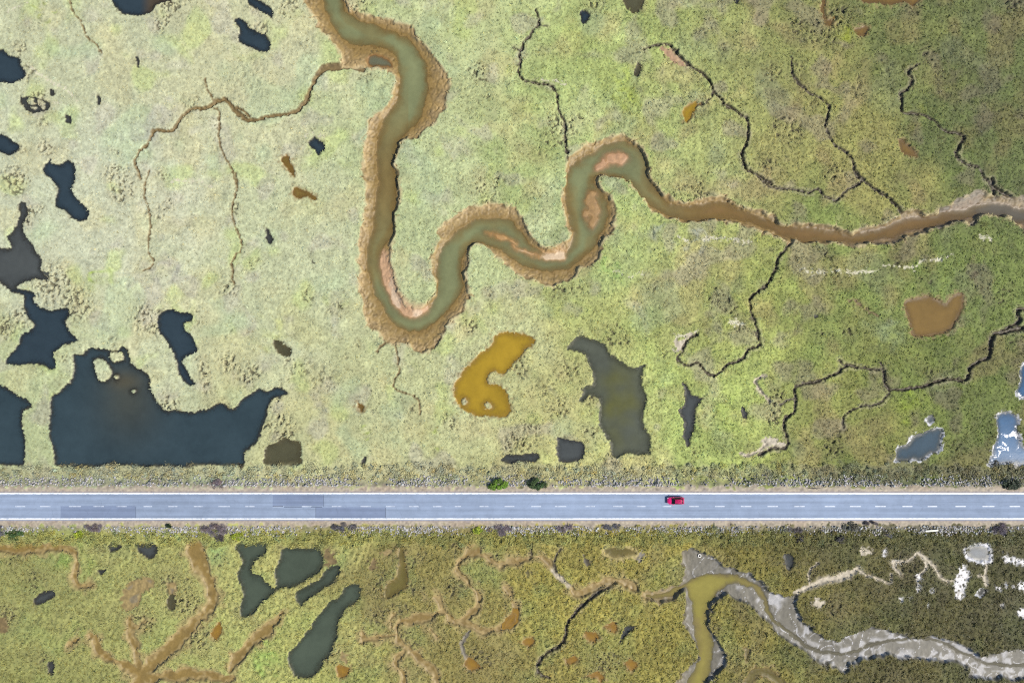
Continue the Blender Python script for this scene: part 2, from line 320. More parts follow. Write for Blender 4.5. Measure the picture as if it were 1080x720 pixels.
pond(22, 'slate', None, [(915,310),(928,300),(943,330),(935,350),(918,345)])
pond(23, 'steel', 'blue grey pond outlined by a white rim of salt and painted glint', [(550,500),(555,470),(590,450),(615,415),(660,395),(725,380),(742,410),(725,480),(690,490),(650,512),(615,508),(548,520)], rim=1)
pond(23, 'steel', 'tiny blue grey pool with a white rim above the rimmed pond', [(668,340),(690,332),(705,352),(690,365),(675,360)], rim=1)
pond(23, 'glint', 'bright blue pond streaked with white froth and painted glint at the right edge', [(955,340),(1000,318),(1040,345),(1043,390),(1060,450),(1100,480),(1140,528),(980,530),(915,528),(940,470),(950,400)], rim=1)
pond(23, 'glint', 'narrow glittering pool at the right edge above the bright blue pond', [(1055,130),(1045,200),(1035,250),(1100,262),(1120,110)], rim=1)
pond(13, 'brown', 'brown pond with a notched upper right corner', [(578,532),(610,510),(660,502),(720,510),(752,525),(775,500),(815,490),(825,515),(810,570),(760,640),(710,655),(635,665),(612,640),(592,580)], rim=0)
pond(13, 'slate', None, [(223,575),(240,577),(240,592),(226,592)])
pond(3, 'brown', 'brown pond cut by the top edge near the right corner', [(395,-40),(420,5),(500,15),(590,10),(622,22),(650,-40)])
pond(3, 'brown', None, [(268,-40),(252,30),(262,80),(280,100),(298,95),(290,75),(268,60),(278,-40)])
pond(3, 'brown', None, [(385,125),(395,105),(430,95),(442,110),(430,138),(405,142)])
pond(3, 'brown', None, [(568,552),(600,575),(638,625),(615,625),(575,605)])
pond(2, 'blue', None, [(270,40),(300,42),(316,65),(305,85),(280,88)])
pond(2, 'olive', 'olive pool cut by the top edge above the double bend', [(435,-40),(450,20),(490,52),(525,35),(525,-40)])
pond(2, 'olive', None, [(490,270),(505,250),(522,260),(518,300),(500,312),(485,295)])
pond(2, 'gold', None, [(685,435),(720,408),(745,415),(730,445),(700,488),(682,465)])
pond(2, 'slate', None, [(880,-30),(890,12),(905,10),(908,-30)])
# south of the road
pond(30, 'slate', None, [(330,150),(355,152),(345,168)])
pond(30, 'slate', None, [(437,185),(440,160),(485,178),(450,198)])
pond(30, 'slate', 'fan shaped black pond just below the roadside scrub', [(540,175),(565,162),(620,165),(633,190),(600,228),(575,215)])
pond(30, 'slate', None, [(385,272),(425,270),(402,290)])
pond(30, 'slate', 'small dark four sided pool among dry grass', [(130,395),(150,365),(205,347),(212,375),(150,408)])
pond(30, 'slate', None, [(185,635),(205,628),(217,660),(205,688),(190,675)])
pond(30, 'olive', None, [(668,385),(685,365),(700,385),(703,425),(670,425)])
pond(30, 'amber', None, [(840,525),(870,480),(885,510),(865,552)])
pond(31, 'green', 'forked grey green pond of two lobes below the road', [(-90,175),(-60,157),(0,157),(38,160),(40,200),(-8,240),(-10,285),(20,295),(55,333),(75,335),(75,260),(95,220),(100,190),(125,178),(190,185),(240,180),(265,205),(262,250),(235,290),(180,325),(130,345),(75,352),(30,400),(0,430),(-25,452),(-58,455),(-62,420),(-55,370),(-72,290),(-55,240),(-70,205)])
pond(31, 'green', 'grey green finger of water beside the forked pond', [(155,360),(200,335),(250,300),(285,255),(325,248),(333,275),(310,320),(260,350),(200,390),(178,413)])
pond(31, 'green', 'long grey green pond widening towards its lower left end', [(365,330),(410,328),(418,350),(405,395),(360,420),(340,450),(325,500),(310,570),(270,640),(235,695),(200,702),(150,690),(128,640),(135,600),(200,520),(250,450),(290,400),(330,375)])
pond(31, 'mossy', 'shallow olive pool with a thin upper neck', [(572,180),(588,180),(595,230),(605,280),(605,330),(570,365),(530,382),(510,362),(530,320),(560,290),(570,240)])
pond(31, 'amber', None, [(325,660),(345,650),(370,660),(368,690),(340,698),(325,685)])
pond(31, 'amber', None, [(835,640),(850,615),(885,635),(900,655),(860,670),(830,655)])
pond(31, 'amber', None, [(990,490),(1015,447),(1034,440),(1035,480),(1000,500)])
pond(32, 'mossy', 'flat olive pool with a pale mud rim near the grey creek', [(372,200),(385,182),(440,180),(500,200),(480,216),(410,220)], rim=2)
pond(32, 'slate', 'dark grey corner shaped pool among ochre puddles', [(435,555),(450,492),(490,495),(470,520),(450,545)])
pond(32, 'amber', None, [(290,520),(320,515),(345,535),(320,560),(300,545)])
pond(32, 'amber', None, [(40,555),(70,535),(95,555),(65,580)])
pond(32, 'amber', None, [(215,635),(240,615),(265,635),(235,655)])
pond(32, 'amber', None, [(445,650),(470,625),(500,645),(470,672)])
pond(32, 'amber', None, [(298,690),(345,677),(370,700),(358,722),(340,702)])
pond(32, 'amber', None, [(365,490),(415,480),(410,520),(385,505)])
pond(32, 'mossy', None, [(928,600),(940,575),(953,590),(938,630)])
pond(32, 'mossy', 'olive crescent pool by the lower edge right of the grey creek', [(930,705),(960,665),(1010,655),(1055,675),(1090,720),(1075,760),(1040,720),(1000,695),(965,720),(950,760),(925,745)])
pond(33, 'slate', None, [(100,215),(122,205),(142,240),(125,272),(107,255)])
pond(33, 'pan', 'pale grey salt pan with a thick white crust and painted glint around it', [(835,192),(852,174),(900,172),(922,182),(918,233),(870,230),(842,213)], rim=3)
pond(33, 'slate', None, [(872,360),(898,342),(918,352),(890,378)], rim=1)

# bare patches: (soil, outline)
PATCH = []
def patch(rc, soil, pts):
    PATCH.append((soil, smooth(T(rc, pts), 3)))
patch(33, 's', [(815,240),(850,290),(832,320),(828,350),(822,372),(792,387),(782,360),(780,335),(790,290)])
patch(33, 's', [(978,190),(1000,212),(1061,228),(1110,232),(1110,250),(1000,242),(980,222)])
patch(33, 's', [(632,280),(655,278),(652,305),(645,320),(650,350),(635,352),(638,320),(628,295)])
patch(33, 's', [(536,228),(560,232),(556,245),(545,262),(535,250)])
patch(33, 'w', [(215,397),(230,377),(247,388),(262,402),(240,422)])
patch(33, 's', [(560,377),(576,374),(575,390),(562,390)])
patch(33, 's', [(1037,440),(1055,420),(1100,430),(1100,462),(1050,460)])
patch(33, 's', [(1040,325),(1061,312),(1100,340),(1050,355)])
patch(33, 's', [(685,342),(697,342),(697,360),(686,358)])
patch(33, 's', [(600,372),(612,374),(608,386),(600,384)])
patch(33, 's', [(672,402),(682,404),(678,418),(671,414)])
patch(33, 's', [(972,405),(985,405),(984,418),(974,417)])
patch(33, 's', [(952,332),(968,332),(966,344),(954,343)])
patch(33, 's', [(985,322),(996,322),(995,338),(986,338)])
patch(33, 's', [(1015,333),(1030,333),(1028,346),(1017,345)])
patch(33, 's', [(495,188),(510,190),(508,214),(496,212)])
patch(33, 'w', [(405,182),(455,185),(440,208),(412,205)])
patch(32, 'g', [(505,205),(528,190),(530,215),(510,240),(495,225)])
patch(32, 'd', [(278,205),(300,215),(318,245),(295,248)])
patch(30, 'o', [(488,352),(530,312),(600,295),(617,330),(572,368),(545,415),(500,432),(484,395)])
patch(30, 'o', [(665,330),(685,315),(705,330),(700,380),(680,378)])
patch(30, 'b', [(-10,470),(20,460),(38,500),(10,520),(-10,515)])
patch(30, 'g', [(742,175),(805,168),(800,208),(765,210)])
patch(31, 'b', [(448,235),(475,218),(488,240),(470,268),(455,262)])
patch(31, 'o', [(500,190),(535,188),(538,212),(505,215)])
patch(31, 'b', [(270,190),(300,190),(318,235),(285,250),(270,230)])
patch(31, 'o', [(335,605),(362,600),(360,630),(340,635)])
patch(31, 'o', [(570,308),(600,305),(602,328),(575,330)])
patch(13, 'b', [(348,512),(400,520),(450,560),(490,575),(455,572),(400,537)])
patch(2, 'p', [(590,198),(640,200),(700,262),(655,252),(612,222)])
patch(22, 'w', [(650,40),(690,25),(705,0),(725,5),(700,40),(690,70),(662,72)])
patch(23, 'w', [(20,420),(60,425),(100,440),(110,460),(40,468),(22,450)])
patch(13, 'w', [(830,103),(890,82),(895,96),(840,112)])

STREAK = []
for rc, w, pts in [(13, 9, [(160,388),(200,400),(260,405),(320,400),(380,408),(472,402)]), (13, 9, [(498,378),(560,380),(622,387),(660,360),(715,355)]), (13, 6, [(715,355),(770,338)]), (13, 10, [(888,262),(925,278)]),
                   (12, 10, [(760,272),(790,265),(840,270),(900,275),(950,292)]), (12, 8, [(668,262),(700,285)]), (12, 12, [(860,600),(915,615)]), (12, 10, [(650,665),(700,660),(735,640)]),
                   (12, 6, [(410,400),(470,420),(520,412)]), (10, 6, [(680,45),(760,40),(810,45),(845,72)]), (0, 6, [(110,262),(200,325),(290,375),(315,410)]), (0, 5, [(30,40),(110,15)]), (2, 6, [(110,315),(160,320),(215,332)]),
                   (0, 5, [(215,405),(260,425)]), (1, 6, [(200,545),(250,540),(285,560)]), (22, 10, [(650,60),(700,10)]), (13, 8, [(470,228),(520,205),(580,175)])]:
    STREAK.append((T(rc, pts), w * TS * S))
# ------------------------------------------------------------------ soils and plant cover
K = 2.3
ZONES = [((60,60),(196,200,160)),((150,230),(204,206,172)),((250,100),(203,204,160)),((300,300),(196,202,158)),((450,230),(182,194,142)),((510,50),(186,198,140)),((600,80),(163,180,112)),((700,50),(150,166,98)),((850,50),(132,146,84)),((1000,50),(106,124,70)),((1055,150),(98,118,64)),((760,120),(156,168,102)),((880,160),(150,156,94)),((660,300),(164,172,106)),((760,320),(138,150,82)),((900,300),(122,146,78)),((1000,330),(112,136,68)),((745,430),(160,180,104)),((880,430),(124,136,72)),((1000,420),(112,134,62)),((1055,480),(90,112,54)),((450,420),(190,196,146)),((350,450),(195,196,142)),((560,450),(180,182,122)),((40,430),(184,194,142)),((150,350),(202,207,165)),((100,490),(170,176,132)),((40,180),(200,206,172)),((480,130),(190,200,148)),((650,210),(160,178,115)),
         ((60,620),(152,154,94)),((150,640),(160,160,96)),((250,640),(166,168,102)),((320,600),(164,160,100)),((330,690),(160,164,92)),((420,600),(136,130,74)),((500,650),(126,120,64)),((620,600),(136,130,62)),((660,660),(142,138,66)),((800,640),(124,120,54)),((900,650),(98,100,46)),((1000,640),(84,84,38)),((1060,600),(82,84,40)),((900,590),(94,92,46)),((700,700),(132,128,60)),((950,700),(104,100,48)),((40,690),(140,142,80)),((440,690),(130,122,66))]  # plant colours by zone, with light falloff towards the right painted in
num = np.zeros((NY, NX, 3), np.float32); den = np.zeros((NY, NX), np.float32)
wz = [(PXX + 28 * noise(9, 21, 3)).astype(np.float32), (PYY + 28 * noise(9, 22, 3)).astype(np.float32)]
# plants on the two sides of the embankment are never mixed
side = (PYY > 532)
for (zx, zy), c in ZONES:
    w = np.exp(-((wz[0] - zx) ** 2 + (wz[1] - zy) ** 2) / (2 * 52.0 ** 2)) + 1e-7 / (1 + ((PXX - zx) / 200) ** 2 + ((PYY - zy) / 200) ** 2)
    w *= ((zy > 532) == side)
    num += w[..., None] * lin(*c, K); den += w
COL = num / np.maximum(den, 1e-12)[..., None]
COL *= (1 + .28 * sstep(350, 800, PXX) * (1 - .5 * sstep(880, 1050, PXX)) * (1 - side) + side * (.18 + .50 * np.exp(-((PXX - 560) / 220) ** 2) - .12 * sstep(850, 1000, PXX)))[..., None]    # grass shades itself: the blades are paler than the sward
del num, den

n05, n1, n2, n4, n8, n16 = noise(.45, 31), noise(.9, 32), noise(2, 33), noise(4, 34, 3), noise(8, 35, 3), noise(16, 36, 3)
east = sstep(250, 800, PXX)
south = side.astype(np.float32)
# patches of different plants: dry straw, purple grey glasswort, fresh green
straw = lin(204, 194, 138, K); purple = lin(158, 154, 136, K); fresh = lin(160, 176, 100, K); blue = lin(148, 165, 128, K); dark = lin(66, 62, 44, K)
def blend(mask, c):
    global COL
    m = np.clip(mask, 0, 1)[..., None]
    COL = COL * (1 - m) + m * c
lum = COL.mean(2, keepdims=True)
def tone(c):      # a plant colour at the local brightness, painted light falloff included
    return c * (0.85 * lum / c.mean() + 0.15)
blend((0.28 + .22 * east) * sstep(0.3, 1.6, noise(7, 41, 3)) * (1 - .3 * south), tone(straw))
blend(0.42 * sstep(0.7, 1.9, noise(6, 42, 3)), tone(fresh))
blend(0.5 * sstep(0.6, 1.8, noise(5, 43, 3)) * (1 - south), tone(purple))
blend(0.45 * sstep(0.9, 2.0, noise(9, 44, 3)) * (1 - south), tone(blue))
blend(0.28 * sstep(0.6, 1.8, noise(10, 45, 3)) * south, tone(lin(150, 170, 100, K)))
def blob(px, py, r, c, a):
    global COL
    d = np.hypot(PXX - px + 6 * n4, PYY - py + 6 * n2) / r
    blend(a * np.exp(-d * d), c)
for b in [(103,292,5,(172,200,70),.9),(120,290,8,(180,200,110),.6),(75,590,10,(140,175,80),.6),(660,95,13,(175,195,70),.65),(885,33,9,(165,190,45),.85),(55,14,4,(150,170,60),.7),(40,8,3,(150,165,60),.7),(765,440,16,(160,188,92),.45),
          (955,425,14,(150,185,50),.6),(650,287,10,(135,180,85),.6),(965,120,8,(140,160,70),.5),(650,430,12,(160,190,120),.4),(995,300,10,(120,150,100),.4),(935,350,14,(140,165,130),.6),(290,350,9,(200,205,120),.5),
          (460,455,4,(170,190,80),.7),(386,455,4,(170,190,80),.7),(282,697,12,(150,190,90),.6),(222,585,14,(150,180,115),.7),(355,590,12,(160,185,110),.6),(1030,290,9,(110,100,85),.7),(840,340,6,(100,90,65),.5),(800,325,12,(160,160,90),.4),
          (700,150,10,(110,120,80),.4),(715,75,8,(110,115,80),.5),(1005,85,12,(92,88,68),.6),(160,135,14,(170,165,160),.5),(175,120,12,(176,170,168),.4),(175,280,10,(172,166,158),.6),(150,295,10,(176,174,160),.4),(690,245,8,(165,175,165),.6),(730,250,7,(170,180,175),.5)]:
    blob(b[0], b[1], b[2], lin(*b[3], K), b[4])
# scrubby dark speckle beside the ponds and in scattered patches
speck = np.zeros((NY, NX), np.float32)
for x, y, r, a in [(40,105,10,.9),(15,190,16,.8),(28,230,10,.6),(55,300,22,.8),(80,320,18,.8),(5,345,12,1),(20,335,12,.7),(30,30,14,.3),(20,50,9,.6),(48,155,9,.8),(45,130,8,.5),(150,335,16,.6),(165,345,10,.8),(178,425,12,.6),(235,428,8,.6),(262,395,14,.7),(240,382,10,.8),(210,340,10,.3),(260,85,30,.25),
                   (180,5,20,.5),(340,400,22,.6),(320,388,14,.6),(300,455,16,.6),(295,440,8,.8),(545,470,18,1),(560,455,15,.8),(590,430,16,.8),(600,390,16,.8),(620,420,10,.9),(575,410,12,.6),(622,455,10,.9),(640,485,10,.6),(625,5,14,.8),(740,30,14,.5),(840,28,10,.9),(885,18,14,.9),(815,75,10,.7),
                   (765,50,6,.9),(690,300,12,.6),(510,45,40,.15),(500,110,24,.4),(490,90,20,.4),(515,205,14,.8),(505,195,14,.7),(570,160,14,.5),(445,290,10,.5),(450,60,24,.3),(820,420,10,.9),(815,440,12,.7),(880,470,12,.8),(870,355,10,.5),(895,350,8,.6),(893,352,4,1),(700,370,9,.7),(1070,5,12,.7),(880,185,12,.8),(810,175,12,.6),(980,395,10,.4),(1010,470,10,.5),
                   (180,615,12,.9),(195,635,16,.8),(205,670,18,.9),(150,655,14,.9),(35,615,18,.5),(15,590,12,.6),(5,650,14,.8),(420,585,14,.6),(480,570,14,.7),(480,620,12,.8),(400,620,14,.7),(400,650,14,.6),(440,620,10,.7),(350,690,12,.7),(505,700,20,.6),(640,700,14,.9),(520,590,10,.6),(870,570,16,.6),(960,600,22,.8),(860,610,10,.8),(880,640,10,.8)]:
    a *= .5 if y < 500 and 300 < x < 780 else .8
    speck = np.maximum(speck, a * np.exp(-((PXX - x) ** 2 + (PYY - y) ** 2) / (2 * (0.7 * r) ** 2)))
speck = np.maximum(speck, 0.35 * sstep(1.0, 2.2, noise(6, 51, 3)))
COL *= np.stack([1.005 + .055 * east, np.ones_like(east), 1.01 - .09 * np.maximum(east, .6 * south)], -1)
COL *= (1 - .12 * south * sstep(250, 420, PXX))[..., None]
COL *= (1 - .18 * sstep(760, 960, PXX) - .04 * sstep(880, 1040, PXX) * sstep(330, 180, PYY) * (1 - side) + .12 * sstep(800, 950, PXX) * south)[..., None]  # right side darkened: light falloff put into the plant colour
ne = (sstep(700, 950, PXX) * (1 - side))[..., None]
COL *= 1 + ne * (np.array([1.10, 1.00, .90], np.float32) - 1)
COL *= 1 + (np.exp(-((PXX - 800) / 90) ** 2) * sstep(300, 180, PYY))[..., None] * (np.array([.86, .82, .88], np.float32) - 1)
COL *= 1 + south[..., None] * (np.array([.95, .94, .91], np.float32) - 1)
COL *= (1 + .08 * noise(3, 47, 3) * (.4 + .6 * east))[..., None]     # taller and shorter stands
hole = sstep(0.55, 1.1, n05 * .6 + n1 * .7 + .3 * n2 + 0.9 * speck - 0.2) * np.clip(speck * 2.8, 0, 1)     # bare dark soil between the scrub
blend(0.35 * speck, tone(lin(190, 170, 125, K)))

H = 0.05 * n4 + 0.05 * n8
# tussocks
tus_n = 0.04 * n05 + 0.035 * n1 + 0.04 * n2
tus_s = 0.06 * n05 + 0.10 * n1 + 0.04 * n2
H += tus_n * (1 - south) * (0.40 + 0.35 * east) + tus_s * south * (0.4 + 0.3 * sstep(-150, 500, PXX))
H += speck * (-0.20 * n1 - 0.10 * n05) - 0.30 * hole
PLANT = H.copy()
VEG = np.ones((NY, NX), np.float32)
ROUGH = np.full((NY, NX), 0.85, np.float32)
VEG *= 1 - hole
blend(0.85 * hole, dark)
COL *= (1 + 0.07 * n1 + 0.06 * n05 + 0.05 * n2)[..., None]

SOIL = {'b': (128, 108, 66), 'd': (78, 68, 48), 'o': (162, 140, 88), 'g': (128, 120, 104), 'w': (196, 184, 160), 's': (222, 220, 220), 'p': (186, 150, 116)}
SROUGH = {'b': .7, 'd': .6, 'o': .6, 'g': .6, 'w': .6, 's': .5, 'p': .8}

def setcol(w, m, c, rough=None, veg=0.0):
    m = np.clip(m, 0, 1)
    COL[w] = COL[w] * (1 - m[..., None]) + m[..., None] * c
    if rough is not None:
        ROUGH[w] = ROUGH[w] * (1 - m) + m * rough
    VEG[w] = VEG[w] * (1 - m) + m * veg

# dry pale wrack lines
for pts, w0 in STREAK:
    f = np.full((NY, NX), FAR, np.float32)
    sdf_line(pts, w0, f)
    w = window(pts, 3)
    m = sstep(0.3, -0.2, f[w] + .16 + 0.22 * n05[w] + 0.16 * n1[w] + .12 * n4[w]) * 0.85
    setcol(w, m, lin(226, 220, 190, K), .8, .5)

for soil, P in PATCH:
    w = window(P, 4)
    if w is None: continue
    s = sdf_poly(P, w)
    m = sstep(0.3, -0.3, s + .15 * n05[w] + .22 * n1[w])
    if soil == 's': m = m * sstep(-1.6, -.2, n05[w] + .6 * n1[w] + .6 * sstep(.2, -1, s))  # white salt patches, with sun glint of wet ground put into the colour
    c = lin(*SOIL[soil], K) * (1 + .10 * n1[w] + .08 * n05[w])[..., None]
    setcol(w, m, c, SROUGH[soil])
    H[w] = H[w] * (1 - m) + m * (-0.10 + 0.03 * n1[w])
    if soil in 'so':
        wet = sstep(-0.4, -1.0, s) * sstep(0.2, 1.0, n2[w])
        setcol(w, .6 * wet, lin(*SOIL['g'], K), .5)

# ditches: steep ragged channels
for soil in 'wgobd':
    f = np.full((NY, NX), FAR, np.float32)
    dep = np.zeros((NY, NX), np.float32)
    for pts, w0, dp, so in DITCH:
        if so != soil: continue
        g = np.full((NY, NX), FAR, np.float32)
        sdf_line(pts, w0, g)
        dep = np.where(g < f, dp, dep); f = np.minimum(f, g)
    near = f < 3
    f = f + (0.05 * n05 + .06 * n1 if soil != 'o' else .16 * n2 + .30 * n4)
    t = sstep(0.22, -0.28, f)
    if soil == 'o': dep = dep * 1.5
    floor = -dep - 0.15 * np.clip(-f, 0, 1.5) * dep + (.006 * n05 + .012 * n1 if soil in 'ogw' else 0.02 * n05)
    H[...] = np.where(near, H * (1 - t) + t * floor, H)
    wall = np.where(near, sstep(0.35, -0.1, f), 0)
    c = lin(*SOIL[soil], K) * (1 + .10 * n1 + .08 * n05)[..., None]
    setcol((slice(None), slice(None)), wall, c, SROUGH[soil])
    if soil in 'dw':       # pale silt lip with the sunlit rim painted in, along one ditch in two
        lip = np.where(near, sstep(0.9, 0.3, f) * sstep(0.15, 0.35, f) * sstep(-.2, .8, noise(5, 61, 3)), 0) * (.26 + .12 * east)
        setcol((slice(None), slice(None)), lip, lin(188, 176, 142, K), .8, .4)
    if soil == 'o':
        mid = np.where(near, sstep(-0.35, -1.0, f + .2 * n1), 0)
        setcol((slice(None), slice(None)), .85 * mid, lin(146, 120, 58, K) * (1 + .08 * n2)[..., None], .45)
        lip = np.where(near, sstep(1.3, 0.2, f + .3 * n2) * sstep(-.1, .2, f), 0) * .7
        setcol((slice(None), slice(None)), lip, lin(170, 152, 98, K), .8, .5)
    del f, dep

# the two creeks
def ridges(scale, seed):
    return 1 - np.abs(noise(scale, seed)) * 1.6
PID = np.full((NY, NX), -1, np.int16); PSD = np.full((NY, NX), FAR, np.float32)
def creek(OUT, WAT, shoals, lvl, north):
    P = smooth(OUT, 2) if north else np.array(OUT)
    W = smooth(WAT, 2) if north else np.array(WAT)
    w = window(P, 6)
    s, arc = sdf_poly(P, w, True); sw = sdf_poly(W, w)
    arc = arc + .35 * n2[w] + .15 * n1[w]
    gully = np.maximum(sstep(.74, .97, 1 - np.abs(wave(arc, 1.5, 78))), .8 * sstep(.8, .97, 1 - np.abs(wave(arc, 4.2, 79)))) * sstep(-.9, .3, n4[w])
    notch = sstep(.86, 1.0, ridges(4.5, 74)[w])
    s = s + .05 * n1[w] + .16 * n2[w] + .30 * noise(3.2, 75, 3)[w] - .9 * notch
    inside = sstep(0.12, -0.45, s)
    dO, dW = np.clip(-s, 0, None), np.clip(sw, 0, None)
    fr = dO / (dO + dW + 1e-3)
    rill = np.clip(ridges(1.0, 71)[w], -1, 1)
    crack = np.maximum(sstep(.80, .95, ridges(1.9, 72)[w]), sstep(.90, .97, ridges(4.0, 76)[w]))
    top = -0.42 if north else -0.70
    fr2 = fr + .10 * n2[w] + .06 * n1[w]
    step = .45 * fr + .35 * sstep(.30, .37, fr2) + .20 * sstep(.62, .68, fr2) if north else fr ** .8
    mud = top + (lvl - top) * step + (0.03 * n1[w] + .016 * n05[w] + .03 * n2[w] + .025 * rill) * (1 - .75 * fr) * (1 if north else .35) - (.22 if north else .06) * crack * (1 - fr) 
    bed = lvl - 0.05 - 0.20 * np.clip(-sw, 0, 7) + .02 * n2[w]
    mud = mud - (.11 if north else .025) * gully * sstep(0, .25, fr) * sstep(1.0, .6, fr)
    h = np.where(sw > 0, mud, np.minimum(mud, bed))
    if shoals:
        for q in shoals:
            sq = sdf_poly(q, w)
            up = sstep(2.6, -1.0, sq)
            h = np.maximum(h, lvl - 0.42 + 0.46 * up + .025 * n2[w] - 10 * (sq > 2.6))
    H[w] = H[w] * (1 - inside) + inside * h
    x = PXX[w]
    if north:
        e = sstep(760, 1000, x)[..., None]
        dry = lin(184, 157, 106, K) * (1 - e) + lin(132, 120, 98, K) * e
        low = lin(148, 120, 62, K) * (1 - e) + lin(120, 96, 66, K) * e
        q = (.35 * fr + .4 * sstep(.30, .40, fr2) + .25 * sstep(.6, .7, fr2))[..., None]
        c = dry * (1 - q) + low * q
        b8 = (.55 * sstep(-.6, 1.2, n8[w] + .4 * n2[w]))[..., None]
        c = c * (1 - b8) + lin(152, 128, 74, K) * b8
        c = c * (1 - .20 * (gully * sstep(.0, .2, fr))[..., None])
        c = c * (1 + .08 * n1[w] + .07 * n05[w] + .08 * n2[w])[..., None]
        c = c * (1 - .45 * crack[..., None] * (1 - fr[..., None]))
        setcol(w, sstep(0.25, -0.15, s), c, .6)
        setcol(w, sstep(.6, .9, fr) * inside * .8, low, .5)
        for k, q in enumerate(shoals or []):
            sq = sdf_poly(q, w)
            setcol(w, sstep(1.8, -.4, sq), [lin(166, 130, 78, K), lin(206, 166, 126, K), lin(194, 150, 108, K), lin(186, 144, 86, K), lin(192, 152, 98, K)][k] * (1 + .06 * n1[w])[..., None], .55)
            if k in (1, 4):
                tip = sstep(.2, -.6, sq) * sstep(.3, 1.0, n4[w] + (0.4 if k == 1 else .2))
                setcol(w, .6 * tip, lin(236, 214, 184, K), .6)
        lip = sstep(.9, .1, s) * sstep(-.5, 0, s) * sstep(-.6, .6, n2[w]) * .7
        setcol(w, lip, lin(206, 186, 140, K), .8, .4)
    else:
        r2 = ridges(3.5, 73)[w]
        c = lin(106, 101, 86, K) * (1 + .07 * n1[w] + .05 * n05[w] + .1 * n2[w])[..., None]
        setcol(w, sstep(0.25, -0.15, s), c, .62)
        salt = sstep(.90, .99, r2) * .85 * sstep(690, 760, x)  # white veins and edges: salt, with wet mud's sun glint painted in
        salt = np.maximum(salt, sstep(1.5, .3, dO + .3 * n2[w]) * sstep(-.3, .7, n2[w] + .6 * n1[w]) * (.2 + .6 * sstep(820, 920, x)) * (PYY[w] > 640 - 60 * (x < 800)) * sstep(-.6, .5, n1[w] + .5 * n05[w]))
        salt = np.maximum(salt, sstep(.9, 1.5, n4[w] + .7 * n1[w]) * sstep(880, 950, x) * .4 * (dW > .5))
        salt = np.maximum(salt, .5 * sstep(.9, .3, np.abs(dW - .8)) * sstep(.2, .9, n2[w]) * (dW > 0) * sstep(800, 900, x))
        salt = np.maximum(salt, .55 * gully * sstep(740, 790, x) * (dW > .4))
        tan = sstep(735, 690, x)
        setcol(w, tan * sstep(.25, -.15, s), lin(158, 138, 88, K) * (1 + .08 * n1[w])[..., None], .6)
        setcol(w, salt * inside, lin(226, 225, 228, K), .6)
    m = (sw < 0.7)
    return w, s, sw

sc = creek(SC_OUT, SC_WATER, None, -0.95, False)
nc = creek(CREEK_OUT, CREEK_WATER, SHOALS, -1.0, True)
WET = []        # (index, level, water kind)
for idx, (cr, lvl) in enumerate(((nc, -1.0), (sc, -0.95))):
    w, s, sw = cr
    m = (sw < 1.0) & (sw < PSD[w]) & (s < 0)
    PID[w] = np.where(m, idx, PID[w]); PSD[w] = np.where(m, sw, PSD[w])
# small pool lying on the creek's mud flat
w = window(CREEK_POOL, 3); s = sdf_poly(CREEK_POOL, w)
t = sstep(.4, -.4, s); H[w] = H[w] * (1 - t) + t * (-.95 - .25 * sstep(0, -1.5, s))
m = s < .8; PID[w] = np.where(m & (PSD[w] > s), 2, PID[w]); PSD[w] = np.where(m, np.minimum(s, PSD[w]), PSD[w])
setcol(w, t, lin(150, 112, 60, K), .4)

BED = {'blue': (52, 50, 40), 'deep': (64, 58, 42), 'slate': (62, 58, 46), 'olive': (100, 92, 58), 'ochre': (140, 104, 40), 'gold': (184, 146, 48), 'amber': (172, 134, 60), 'murk': (82, 84, 54), 'brown': (132, 102, 58), 'green': (80, 82, 56), 'mossy': (136, 120, 58), 'glint': (70, 72, 66), 'steel': (70, 72, 66), 'pan': (160, 160, 160)}
for k, (kind, label, P, holes, rim) in enumerate(POND):
    w = window(P, 4)
    if w is None: continue
    s = sdf_poly(P, w)
    for h in holes:
        s = np.maximum(s, -sdf_poly(h, w))
    s = s + .07 * n05[w]
    depth = {'blue': .7, 'deep': .8, 'slate': .6, 'murk': .6, 'green': .6, 'glint': .5}.get(kind, .3)
    t = sstep(0.16, -0.16, s)
    H[w] = H[w] * (1 - t) + t * (-0.34 - depth * sstep(-.1, -2.2, s))
    c = lin(*BED[kind], K) * (1 + .12 * n2[w])[..., None]
    setcol(w, sstep(.06, -.10, s), c, .5)
    if rim == 1 or rim == 3:  # white rim: salt crust, with glint of the wet mud put into its colour
        wd = .34 if rim == 1 else 1.1
        setcol(w, sstep(wd, wd * .4, s + .15 * n1[w]) * sstep(-.5, -.1, s) * sstep(-1.3, .2, n2[w] + .6 * n05[w]), lin(218, 218, 222, K), .5)
    elif rim == 2:
        setcol(w, sstep(1.1, .5, s + .3 * n1[w]) * sstep(-.5, -.1, s) * .8, lin(186, 168, 110, K), .7)
    elif kind in ('gold', 'ochre', 'mossy', 'brown', 'amber'):
        setcol(w, sstep(.7, .1, s + .3 * n1[w]) * sstep(-.2, -.1, s) * .5, lin(150, 124, 74, K), .6)
    else:
        setcol(w, sstep(.4, .1, s + .2 * n1[w]) * sstep(-.2, -.05, s) * .35 * sstep(0, 1, n2[w]), lin(110, 100, 70, K), .7, .5)
    m = (s < 0.8) & (s < PSD[w])
    PID[w] = np.where(m, k + 3, PID[w]); PSD[w] = np.where(m, s, PSD[w])

